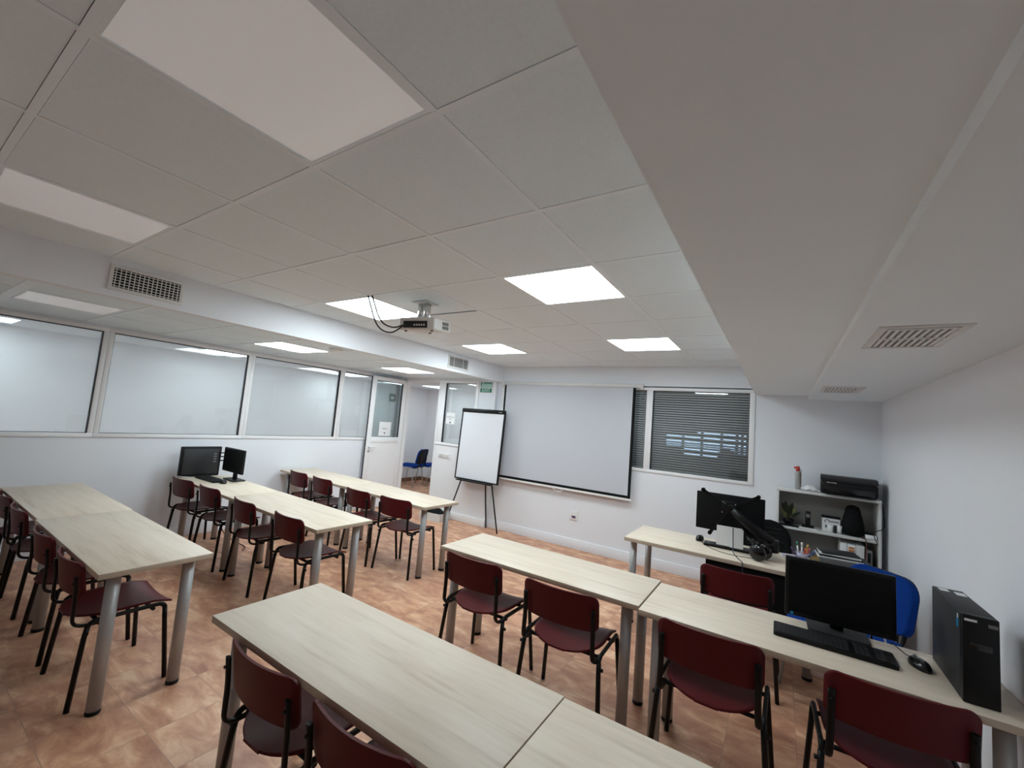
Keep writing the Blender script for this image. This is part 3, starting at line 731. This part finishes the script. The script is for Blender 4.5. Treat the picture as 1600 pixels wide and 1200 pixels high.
# ------------------------------------------------------------------ computers
def monitor(name, lb, loc, rz, w, h, zc, base=True, tilt=0, basew=.24, based=.2, logo=False, group=None):
    t = thing(name, lb, 'monitor', loc, rz, group)
    tm = Matrix.Translation((0, 0, zc)) @ Matrix.Rotation(math.radians(tilt), 4, 'X')
    bz = .014; body = MB()
    body.box(-w/2, w/2, -.012, .016, -h/2, h/2, bev=.004, mtx=tm); body.box(-w*.36, w*.36, .014, .04, -h*.36, h*.36, bev=.01, mtx=tm)
    body.build('housing', M['black'], t)
    B(-w/2+bz, w/2-bz, -.0135, -.0121, -h/2+bz*1.6, h/2-bz, mtx=tm).build('screen', M['screen'], t)
    if logo: MB().tube([tm @ Vector((-w/2+.03, -.0121, -h/2+.012)), tm @ Vector((-w/2+.03, -.0135, -h/2+.012))], .008, 14).build('badge', M['bluelogo'], t)
    if base:
        nk = MB(); nk.box(-.028, .028, .02, .05, .012, zc+.02, bev=.006); nk.build('neck', M['black'], t)
        MB().rrect(-basew/2, basew/2, -based/2+.03, based/2+.03, .012, .001, .013, ax=('x', 'y')).build('base', M['dgrey'], t)
    return t
mR = monitor('monitor', 'large black monitor on the right table with a dark screen and blue badge', (.256, 2.755, TT), math.radians(1), .44, .29, .185, tilt=-3, basew=.245, based=.2, logo=True)
monitor('monitor', 'black monitor standing on a flat base beside the wall monitor', (-5.215, 2.385, TT), math.radians(0), .45, .265, .222, basew=.26, based=.13)
m1 = thing('wall_side_monitor', 'dark monitor standing on the table against the left wall, seen from behind', 'monitor', (-5.615, 2.215, TT), math.radians(90))
B(-.2, .2, -.015, .03, .001, .34, bev=.006).build('housing', M['black'], m1)
B(-.175, .175, -.018, -.0151, .03, .315, bev=.001).build('back_panel', mat('charcoal_panel', (.02, .021, .024), .5), m1)
pt = MB()
for k in range(4): pt.box(.12, .15, -.024, -.018, .16+k*.03, .175+k*.03)
pt.build('ports', M['mgrey'], m1)
pl = MB()
for k in range(3): pl.tube([(.17, -.03, .18+k*.045), (.215, -.05, .18+k*.045)], .007, 8)
pl.build('cable_plugs', M['black'], m1)
def keyboard(lb, loc, rz, w=.44, d=.13, num=True):
    t = thing('keyboard', lb, 'keyboard', loc, rz, 'keyboards')
    MB().rrect(-w/2, w/2, -d/2, d/2, .012, .001, .017, ax=('x', 'y')).build('case', M['black'], t)
    k_ = MB(); k_.use(M['keycap']); pit = .0185; nx = int((w-.03)/pit)
    for r in range(6):
        for q in range(nx):
            if q in (15, 19): continue
            if r == 0 and 3 < q < 9: continue
            x = -w/2+.016+q*pit; y = -d/2+.012+r*(d-.022)/6
            k_.box(x, x+pit-.004, y, y+(d-.022)/6-.004, .017, .0205)
        if r == 0: x = -w/2+.016+4*pit; k_.box(x, x+5*pit-.004, -d/2+.012, -d/2+.012+(d-.022)/6-.004, .017, .0205)
    k_.use(M['black']).box(-w/2+.012, w/2-.012, -d/2+.009, d/2-.009, .0165, .0185); k_.build('keypad', None, t)
    return t
keyboard('black full-size keyboard in front of the large monitor on the right table', (.217, 2.578, TT), math.radians(0), .455, .15)
keyboard('black keyboard on the table in front of the two left monitors', (-5.335, 2.225, TT), math.radians(1), .45, .14)
keyboard('black keyboard on the teacher desk behind the hanging white paper', (-.335, 4.118, TT), math.radians(182), .41, .13)
def mouse(lb, loc, rz, hs=1):
    t = thing('mouse', lb, 'mouse', loc, rz, 'black computer mice')
    def f(u, v):
        a = 2*PI*u; rr = math.sin(PI*v/2); x = .031*math.cos(a)*rr; y = .055*math.sin(a)*rr; z = .001+.034*math.cos(PI*v/2)**.7*(1-.25*y/.055)
        return (x, y, z)
    m_ = MB(); prof = [(1.0, .001), (1.03, .008), (.98, .018), (.82, .028), (.55, .034), (.25, .036), (.02, .0365)]
    m_.lathe([(r*.031, z) for r, z in prof], seg=24); o = m_.build('body', M['glossb'], t); o.scale = (1, 1.75, hs)
    MB().cyl((-.003, .03, .033), .007, .006, 12, 'x').build('scroll_wheel', M['mgrey'], t)
    return t
MR = mouse('black mouse on the right table between keyboard and tower', (.528, 2.617, TT), math.radians(20))
MS = mouse('round black mouse at the left of the teacher desk', (-.588, 4.19, TT), math.radians(170), 1.35)
MM_ = mouse('black mouse at the aisle end of the keyboard by the left monitors', (-5.055, 2.235, TT), math.radians(80))

# desktop tower at the right wall
t = thing('computer_tower', 'slim dark grey desktop tower standing at the right end of the table', 'computer', (.652, 2.58, TT), math.radians(0))
B(-.05, .05, -.16, .19, .001, .322, bev=.003).build('case', M['dgrey'], t)
fp = B(-.05, .05, -.192, -.160, .001, .322, bev=.004).build('front_panel', M['black'], t)
B(-.03, .03, -.1945, -.1921, .20, .225, bev=.001).build('drive_slot', M['glossb'], fp); B(-.044, -.010, -.1945, -.1921, .300, .308).build('label', M['paper'], fp)
B(.02, .045, -.1945, -.1921, .290, .302).build('power_button', M['mgrey'], fp)
B(-.0515, -.0501, -.155, -.135, .258, .290).build('sticker', M['bluelogo'], t); B(-.0515, -.0501, -.150, -.142, .292, .308).build('sticker', M['paper'], t)
B(-.035, -.005, .13, .175, .3221, .3228).build('label', M['paper'], t); B(.01, .042, .10, .15, .3221, .3228).build('label', M['paper'], t)

# cables behind the right monitor and under the table
def part_of(o, p):
    bpy.context.view_layer.update(); o.parent = p; o.matrix_parent_inverse = p.matrix_world.inverted()
    for k in ('label', 'category', 'group'):
        if k in o: del o[k]
    return o
def cable(name, lb, pts, r=.004, m='blackm', group=None, n=6):
    return tag(MB().tube(smooth_path(pts, n), r, 7).build(name, M[m] if isinstance(m, str) else m), lb, 'cable', group)
t = thing('wall_outlet', 'white wall outlet with a black plug beside the blue chair', 'socket', (XR, 4.42, .37), -PI/2)
B(-.045, .045, -.012, 0, -.045, .045, bev=.004).build('plate', M['white'], t); MB().tube([(0, -.012, .0), (0, -.05, -.005)], .017, 12).build('plug', M['black'], t)
cable('loose_cable', 'black cord drooping from the wall outlet by the blue chair', [(XR-.052, 4.42, .365), (.76, 4.36, .25), (.755, 4.2, .05), (.74, 3.9, .006), (.55, 3.3, .006), (.45, 2.98, .10), (.43, 2.92, .45), (.40, 2.87, .74)], .0045)
cable('monitor_cable', 'white cable loop rising behind the large monitor', [(.36, 2.86, .80), (.40, 2.93, .79), (.45, 2.94, .735), (.47, 2.93, .62), (.46, 2.93, .25), (.47, 2.95, .004)], .004, 'offwhite', 'cables behind the large monitor')
cable('monitor_cable', 'grey cable loop hanging close behind the large monitor', [(.33, 2.86, .80), (.37, 2.95, .77), (.41, 2.95, .70), (.42, 2.93, .4), (.40, 2.95, .004)], .004, 'mgrey', 'cables behind the large monitor')
MC1 = cable('mouse_cord', 'thin black cord running from the mouse behind the tower', [(.512, 2.668, .735), (.500, 2.72, .726), (.485, 2.78, .7245), (.47, 2.825, .722), (.465, 2.835, .69), (.465, 2.85, .60)], .002)
tag(B(-.03, .03, -.012, .012, -.075, 0, bev=.008, seg=3).build('power_adapter', M['white'], loc=(.165, 2.46, TT-.029)), 'white adapter fixed under the right table near the maroon chair', 'adapter')
cable('looped_cable', 'pale cord looping from behind the left wall monitor onto the table', [(-5.66, 2.00, .73), (-5.585, 2.02, .735), (-5.55, 2.10, .728), (-5.52, 2.19, .726)], .004, 'offwhite')
cable('loose_cable', 'black power cord hanging under the monitor table by the wall', [(-5.70, 2.36, .735), (-5.71, 2.40, .5), (-5.66, 2.48, .25), (-5.48, 2.51, .06), (-5.25, 2.54, .006), (-5.02, 2.53, .006), (-4.90, 2.45, .006)], .0045)

# ------------------------------------------------------------------ teacher desk items
ms = thing('arm_mounted_monitor', 'black monitor seen from behind on the teacher desk, held by an arm', 'monitor', (-.352, 4.08, TT), 0)
tm = Matrix.Translation((0, 0, .292))
B(-.258, .258, 0, .03, -.158, .155, bev=.004, mtx=tm).build('housing', M['blackm'], ms)
B(-.24, .24, .03, .0315, -.14, .14, mtx=tm).build('screen', M['screen'], ms)
ad = MB()
for sx in (-1, 1):
    for sz in (-1, 1):
        a_ = Vector((0, -.008, .05)); b_ = Vector((sx*(.21 if sz > 0 else .145), -.008, .05+sz*(.12 if sz > 0 else .235)))
        d_ = (b_-a_).normalized(); nrm = Vector((-d_.z, 0, d_.x))*.013
        ad.prism([((a_+nrm).x, (a_+nrm).z), ((a_-nrm).x, (a_-nrm).z), ((b_-nrm).x, (b_-nrm).z), ((b_+nrm).x, (b_+nrm).z)], (0, .007, 0), (0, -.008, .292))
        ad.tube([Vector((b_.x, -.008, b_.z+.292)), Vector((b_.x, .034, b_.z+.292))], .016, 14)
ad.box(-.055, .055, -.012, -.001, .29, .395, bev=.003); ad.build('mounting_bracket', M['black'], ms)
sc = MB()
for q in ((-.05, .385), (.045, .375), (-.055, .30), (.02, .315), (-.035, .376)): sc.tube([(q[0], -.0125, q[1]), (q[0], -.016, q[1])], .005, 8)
sc.build('screws', M['chrome'], ms)
t = thing('articulated_arm', 'thick black articulated arm clamped to the teacher desk', 'monitor arm', (-.352, 4.05, TT), 0)
MB().tube([(.015, .0155, .340), (.015, -.03, .340)], .03, 18).build('head_joint', M['black'], t)
MB().tube([(.03, -.045, .335), (.10, -.05, .28), (.22, -.045, .19), (.315, -.02, .14)], [.028, .036, .038, .032], 14).build('upper_arm', M['black'], t)
MB().tube([(.322, -.015, .155), (.322, -.015, .06)], .038, 18).build('elbow', M['black'], t)
MB().tube([(.322, -.015, .09), (.31, .03, .075), (.25, .13, .06), (.19, .255, .05)], .026, 12).build('lower_arm', M['black'], t)
MB().tube([(.19, .255, .001), (.19, .255, .11)], .03, 18).build('post', M['black'], t)
# clipped papers hanging from the monitor
t = thing('paper_sheets', 'white paper sheets hanging below the back of the teacher monitor', 'paper', (-.34, 4.04, TT), math.radians(3))
B(-.098, .09, -.012, -.011, .035, .195).build('sheet', M['paper'], t); B(.0, .10, -.009, -.0082, .03, .185).build('sheet', M['paper'], t)
HC = cable('headset_cord', 'dark blue cord hanging in front of the white papers', [(-.315, 4.015, .915), (-.313, 4.005, .85), (-.31, 3.995, .79), (-.30, 3.93, .735), (-.25, 3.80, .724), (-.225, 3.735, .722), (-.222, 3.728, .68), (-.21, 3.72, .55)], .0035, mat('navy_cord', (.012, .016, .05), .5))
MC2 = cable('mouse_cord', 'thin black cord crossing the teacher desk from the mouse', [(-.565, 4.13, .73), (-.53, 4.06, .724), (-.44, 3.95, .7235), (-.32, 3.90, .7235), (-.20, 3.92, .7235), (-.12, 3.93, .724)], .0022)
# headset
t = thing('headset', 'black headphones standing on the teacher desk', 'headphones', (-.115, 3.925, TT), math.radians(68))
for k, x in enumerate((-.045, .055)):
    sh = [(.012, -.022), (.045, -.022), (.062, -.008), (.062, .008), (.052, .02), (.012, .024)]
    e_ = MB(); e_.lathe(sh, seg=24); o = e_.build('ear_cup', M['glossb'], t); o.location = (x, 0, .064); o.rotation_euler = (0, PI/2*(1 if k else -1), 0)
MB().tube([(x_, y_+.0, z_) for x_, y_, z_ in [(-.05, 0, .10), (-.055, .03, .13), (-.035, .08, .15), (.005, .10, .155), (.045, .08, .15), (.065, .03, .13), (.06, 0, .10)]], .009, 8).build('headband', M['black'], t)
part_of(MC1, MR); part_of(MC2, MS); part_of(HC, t)
# mesh-back office chair behind the desk
t = thing('office_chair', 'black mesh-back office chair behind the teacher desk', 'chair', (-.02, 4.80, 0), math.radians(200))
def mb_(u, v):
    z = .52+.34*v; r = .16; w = .22; d = (1-v)*.34; ww = w-(r-math.sqrt(max(0, r*r-(r-d)**2)) if d < r else 0); d2 = v*.34
    if d2 < .08: ww -= .08-math.sqrt(max(0, .0064-(.08-d2)**2))
    x = (2*u-1)*ww; return (x, -.24-.08*v+.05*(x/.22)**2, z)
vs_ = [0, .03, .08, .14, .2, .3, .4, .5, .6, .7, .78, .84, .9, .94, .97, .99, 1]
MB().shell(lambda u, v: mb_(u, vs_[round(v*16)]), 14, 16, .02).build('backrest', M['blackm'], t)
rb = MB()
for q in (.3, .42, .54, .66, .78): rb.tube([Vector(mb_(u_/8, q))+Vector((0, .012, 0)) for u_ in range(1, 8)], .004, 6)
rb.build('back_ribs', M['dgrey'], t)
MB().box(-.24, .24, -.2, .26, .43, .50, bev=.03, seg=4).build('seat', M['blackm'], t)
MB().tube([(0, 0, .08), (0, 0, .44)], .028, 14).build('gas_column', M['black'], t)
MB().tube(smooth_path([(0, -.1, .43), (0, -.27, .45), (0, -.30, .55), (0, -.285, .64)], 4), .022, 8).build('back_support', M['black'], t)
for k in range(5):
    a = k*2*PI/5+.3; q = MB().tube([(0, 0, .10), ((.24*math.cos(a)), .24*math.sin(a), .065)], [.022, .015], 8).build('base_leg', M['black'], t)
    MB().cyl((.24*math.cos(a)-.012, .24*math.sin(a), .031), .03, .024, 14, 'x').build('caster', M['black'], q)

# side cabinet to the right of the desk with pen holder, tray, folders
t = thing('side_cabinet', 'dark grey low cabinet beside the teacher desk carrying folders', 'cabinet', (.42, 4.50, 0))
B(-.125, .195, -.30, .28, .05, .70, bev=.003).build('body', M['mgrey'], t); B(-.13, .20, -.305, .285, .70, .718, bev=.003).build('top', mat('charcoal_top', (.06, .06, .06), .5), t); B(-.11, .18, -.28, .26, 0, .05).build('plinth', M['blackm'], t)
t = thing('pen_holder', 'pale tub of coloured pens on the teacher desk', 'pen holder', (.165, 4.28, TT))
MB().lathe([(.036, .001), (.046, .05), (.042, .05), (.034, .006)], seg=20).build('tub', mat('lilac_plastic', (.45, .45, .58), .4), t)
for k, (x, y, dx_, dy_, L_, m_) in enumerate(((-.02, .0, -.012, .0, .13, 'teal'), (.0, .012, .0, .01, .125, 'white'), (.015, 0, .02, .0, .12, 'yellow'), (.012, -.014, .03, -.01, .10, 'pinkred'), (-.01, -.012, -.05, -.01, .085, 'purple'), (.024, .008, .05, .02, .075, 'bluep'), (.005, -.02, .012, -.02, .095, 'red'))):
    p_ = MB().tube([(x, y, .012), (x+dx_, y+dy_, L_-.03)], .006, 8).build('pen_stand_in', M['white'] if m_ in ('teal', 'white') else M[m_])
    p_.name = 'pen'; p_.location = (.165, 4.28, TT); MB().tube([(x+dx_, y+dy_, L_-.03), (x+dx_*1.25, y+dy_*1.25, L_)], .0068, 8).build('cap', M[m_], p_)
    tag(p_, ['green-capped white pen, tallest in the pale tub', 'white pen in the middle of the pale tub', 'yellow pen with an orange tone in the pale tub', 'pink pen leaning right in the pale tub', 'purple pen leaning left out of the pale tub', 'blue pen leaning far right out of the pale tub', 'red pen at the front of the pale tub'][k], 'pen', 'pens in the tub')
t = thing('paper_pad', 'lilac and white notepad lying left of the pen tub', 'notepad', (.075, 4.25, TT), .3)
B(-.05, .05, -.035, .035, .001, .016).build('pages', M['paper'], t); B(-.051, .051, -.036, .036, .016, .018).build('cover', mat('lilac_cover', (.5, .45, .52), .6), t)
t = thing('wooden_tray', 'small wooden box tray right of the pen tub', 'tray', (.222, 4.31, TT), .1)
tr = MB(); tr.box(-.0, .055, -.05, .05, .001, .006); tr.box(0, .055, -.05, -.045, .006, .035); tr.box(0, .055, .045, .05, .006, .035); tr.box(0, .005, -.045, .045, .006, .035); tr.box(.05, .055, -.045, .045, .006, .035); tr.build('box', M['tan'], t)
zz = .7185
for k, (w_, d_, h_, m_, rz_, lb) in enumerate(((.30, .22, .012, 'white', .06, 'white folder at the bottom of the stack on the dark cabinet'), (.29, .21, .010, 'black', .1, 'black folder in the middle of the stack on the dark cabinet'), (.28, .20, .012, 'offwhite', .02, 'pale folder second from top on the dark cabinet'), (.26, .19, .010, 'dgrey', .14, 'dark folder at the top of the stack on the dark cabinet'))):
    o = B(-w_/2, w_/2, -d_/2, d_/2, 0, h_, bev=.001).build('folder', M[m_], loc=(.43, 4.62, zz), rotz=rz_); zz += h_+.0006; tag(o, lb, 'folder', 'folders on the dark cabinet')
tag(MB().prism([(-.02, 0), (.02, 0), (.012, .012), (-.012, .012)], (0, .09, 0), (0, -.045, 0)).build('stapler', M['chrome'], loc=(.56, 4.42, .7185), rotz=.5), 'small silver stapler on the dark cabinet right of the folders', 'stapler')

# ------------------------------------------------------------------ bookshelf in the corner
t = thing('bookshelf', 'low off-white open bookshelf in the right corner under the printer', 'bookshelf', (.385, 5.29, 0))
for sx in (-1, 1): B(sx*.395-.011, sx*.395+.011, -.15, .135, 0, 1.165, bev=.002).build('side_panel', M['offwhite'], t)
B(-.406, .406, -.155, .135, 1.165, 1.19, bev=.002).build('top', M['offwhite'], t)
for z in (.06, .44, .80): B(-.384, .384, -.148, .128, z, z+.024, bev=.002).build('shelf', M['offwhite'], t)
B(-.384, .384, .128, .134, .02, 1.165).build('back_panel', M['backpanel'], t)
SX, SY = .385, 5.29
# printer on top
t = thing('printer', 'black inkjet printer on top of the bookshelf', 'printer', (.56, 5.28, 1.191), math.radians(-4))
MB().box(-.215, .215, -.16, .14, .001, .135, bev=.03, seg=4).build('body', M['black'], t)
MB().prism([(-.15, .130), (.14, .130), (.14, .165), (.10, .175), (-.11, .175), (-.155, .15)], (.43, 0, 0), (-.215, 0, 0), ax=('y', 'z')).build('scanner_lid', M['dgrey'], t)
B(-.19, .19, -.166, -.158, .015, .075, bev=.003).build('front_flap', M['glossb'], t); B(-.165, -.09, -.168, -.158, .108, .118, bev=.001).build('badge', M['chrome'], t)
B(-.17, .17, -.20, -.15, .002, .012, bev=.002).build('paper_tray', M['black'], t)
# spray can, bag
t = thing('spray_can', 'tall silver spray can with a red nozzle on the bookshelf', 'spray can', (.158, 5.27, 1.191))
MB().lathe([(.024, .001), (.025, .004), (.025, .165), (.020, .18), (.012, .183)], seg=24).build('can', M['can'], t)
nz = MB(); nz.lathe([(.018, .183), (.019, .20), (.014, .225), (.010, .232)], seg=16); nz.box(-.035, 0, -.008, .008, .205, .225, bev=.003); nz.build('nozzle', M['red'], t)
MB().tube([(.026, -.010, .03), (.026, -.010, .20)], .003, 6).build('red_straw', M['redcable'], t)
tag(MB().shell(lambda u, v: (.075*(2*u-1), .05*(2*v-1), .014+.034*math.cos(PI*(u-.5))*math.cos(PI*(v-.5))+.007*math.sin(17*u+5*v)), 10, 8, .012).build('crumpled_bag', M['white'], loc=(.262, 5.235, 1.191)), 'crumpled white plastic bag between spray can and printer', 'bag')
# middle shelf items (top of shelf z=.824)
zs = .825
t = thing('dried_plant', 'dark plant with a pale yellow-green leaf on the upper shelf', 'plant', (.085, 5.25, zs))
MB().lathe([(.03, .001), (.045, .03), (.05, .06), (.04, .062)], seg=18).build('pot', M['black'], t)
for k, (dx_, dz_, m_) in enumerate(((-.055, .22, 'leaf'), (-.03, .24, 'leaf'), (.03, .23, 'leaf'), (.06, .18, 'leafb'), (.09, .12, 'leaf'), (-.07, .12, 'leafb'), (.02, .17, 'leaf'))):
    MB().shell(lambda u, v: (dx_*v*1.1+(2*u-1)*.022*math.sin(PI*min(.98, max(.05, v))), -.02*v+.01*math.sin(3*v), .055+dz_*v*(1-.25*v)), 4, 8, .002).build('leaf', M[m_], t)
t = thing('cordless_phone', 'black cordless phone upright in its cradle on the upper shelf', 'phone', (.245, 5.22, zs))
MB().box(-.05, .05, -.045, .045, .001, .03, bev=.008).build('cradle', M['black'], t)
hs = MB().box(-.022, .022, -.012, .012, .02, .165, bev=.007, mtx=Matrix.Rotation(math.radians(-8), 4, 'X')).build('handset', M['black'], t)
B(-.015, .015, -.0135, -.0118, .105, .135, mtx=Matrix.Rotation(math.radians(-8), 4, 'X')).build('display', M['mgrey'], hs)
t = thing('note_block', 'white note pad lying in front of the cordless phone', 'notepad', (.245, 5.158, zs)); B(-.075, .075, -.014, .018, .001, .012).build('pages', M['paper'], t)
tag(B(-.08, .08, -.03, .03, .001, .012, bev=.002).build('remote_control', M['black'], loc=(.09, 5.175, zs)), 'flat black remote control in front of the dark plant', 'remote control')
t = thing('box_carton', 'white carton with dark lettering left of the black backpack', 'box', (.432, 5.305, zs), 0)
B(-.07, .07, -.05, .05, .001, .125).build('carton', M['cream'] if False else M['white'], t); B(-.072, .072, -.052, .052, .125, .137).build('lid', M['blackm'], t)
lt = MB(); lt.tube(arc((-.03, -.0505, .09), .02, .3, 3.6, 10, 'xz'), .004, 6); lt.box(-.046, -.034, -.0515, -.0501, .03, .06); lt.box(-.02, .06, -.0515, -.0501, .09, .1); lt.build('print', M['mgrey'], t)
for k, (x, m_, lb) in enumerate(((.425, 'paper', 'white paper cup in front of the carton, left one'), (.487, 'paper', 'white and blue paper cup in front of the carton, right one'))):
    o = MB().lathe([(.021, .001), (.026, .072), (.023, .072), (.019, .006)], seg=18).build('paper_cup', M[m_], loc=(x, 5.205, zs)); tag(o, lb, 'cup', 'paper cups on the upper shelf')
tag(B(-.012, .012, -.004, .004, .001, .075, bev=.002).build('usb_stick_case', M['dgrey'], loc=(.4575, 5.185, zs)), 'slim dark case between the two paper cups', 'case')
t = thing('backpack', 'small black backpack standing on the upper shelf', 'bag', (.595, 5.24, zs))
MB().lathe([(.06, .001), (.086, .02), (.088, .09), (.074, .165), (.062, .21), (.057, .245), (.042, .272), (.012, .282)], seg=24).build('body', M['blackm'], t)
MB().tube(arc((0, -.066, .215), .022, 0, PI, 8, 'xz'), .005, 6).build('handle', M['black'], t); MB().lathe([(.02, -.09), (.045, -.088), (.05, -.07)], c=(0, 0, 0), seg=16).build('pocket', M['black'], t).rotation_euler = (PI/2, 0, 0)
t.children[-1].location = (0, .008, .07)
t = thing('white_adapter_box', 'white power adapter on the upper shelf right of the backpack', 'adapter', (.72, 5.19, zs)); B(-.04, .04, -.035, .035, .001, .04, bev=.005).build('shell', M['white'], t); B(-.045, .02, -.02, .05, .0405, .052, bev=.003).build('plug', M['black'], t)
cable('shelf_cable', 'black cable curling round the right side of the bookshelf', [(.80, 5.20, 1.16), (.812, 5.18, 1.05), (.80, 5.125, .95), (.745, 5.125, .91), (.735, 5.128, .87), (.76, 5.128, .80)], .0035)
cable('shelf_cable', 'brown-red cable hanging from the upper shelf over the binder', [(.655, 5.16, .828), (.675, 5.132, .826), (.682, 5.125, .78), (.678, 5.122, .66), (.672, 5.124, .50)], .004, 'redcable')
# lower shelf binders (top of shelf .464)
zl = .465
for k, (x, w_, h_, m_, lb) in enumerate(((.52, .05, .29, 'white', 'white binder, leftmost on the lower shelf'), (.578, .058, .285, 'white', 'white binder with an orange label on the lower shelf'), (.642, .06, .29, 'offwhite', 'pale binder behind the hanging brown cable'), (.705, .045, .26, 'mgrey', 'grey binder at the right end of the lower shelf'))):
    t = thing('binder', lb, 'binder', (x, 5.27, zl), 0, 'binders on the lower shelf')
    B(-w_/2, w_/2, -.115, .12, .001, h_, bev=.002).build('cover', M[m_], t)
    if k == 1:
        lb_ = MB()
        for q in range(3): lb_.box(-.022, .022, -.1165, -.1151, .20+q*.024, .217+q*.024)
        lb_.build('label', M['orange'], t)
    if k == 3: B(-.012, .012, -.1165, -.1151, .15, .24).build('label', M['black'], t)

# storage box on the floor beyond the far table
t = thing('storage_box', 'pale plastic storage box with dark contents on the floor by the doorway wall', 'box', (-4.60, 5.16, 0), .1)
bx = MB(); bx.box(-.2, .2, -.14, .14, .001, .008); bx.box(-.2, .2, -.14, -.134, .008, .12); bx.box(-.2, .2, .134, .14, .008, .12); bx.box(-.2, -.194, -.134, .134, .008, .12); bx.box(.194, .2, -.134, .134, .008, .12); bx.build('tub', M['offwhite'], t)
tag(MB().shell(lambda u, v: (-4.60+.17*(2*u-1), 5.16+.11*(2*v-1), .11+.05*math.sin(PI*u)*math.sin(PI*v)+.012*math.sin(19*u+3*v)), 12, 8, .03).build('cable_bundle', M['blackm']), 'dark bundle of cables heaped in the pale storage box', 'cables')

# ------------------------------------------------------------------ world & view
wd = bpy.data.worlds.new('world'); bpy.context.scene.world = wd; wd.use_nodes = True
wd.node_tree.nodes['Background'].inputs[0].default_value = (.6, .7, .85, 1); wd.node_tree.nodes['Background'].inputs[1].default_value = .03
sc = bpy.context.scene
sc.view_settings.view_transform = 'Standard'; sc.view_settings.look = 'None'; sc.view_settings.gamma = 1; sc.view_settings.exposure = 1.30
sc.view_settings.use_curve_mapping = False
sc.cycles.max_bounces = 20; sc.cycles.diffuse_bounces = 16; sc.cycles.transparent_max_bounces = 16; sc.cycles.sample_clamp_indirect = 10
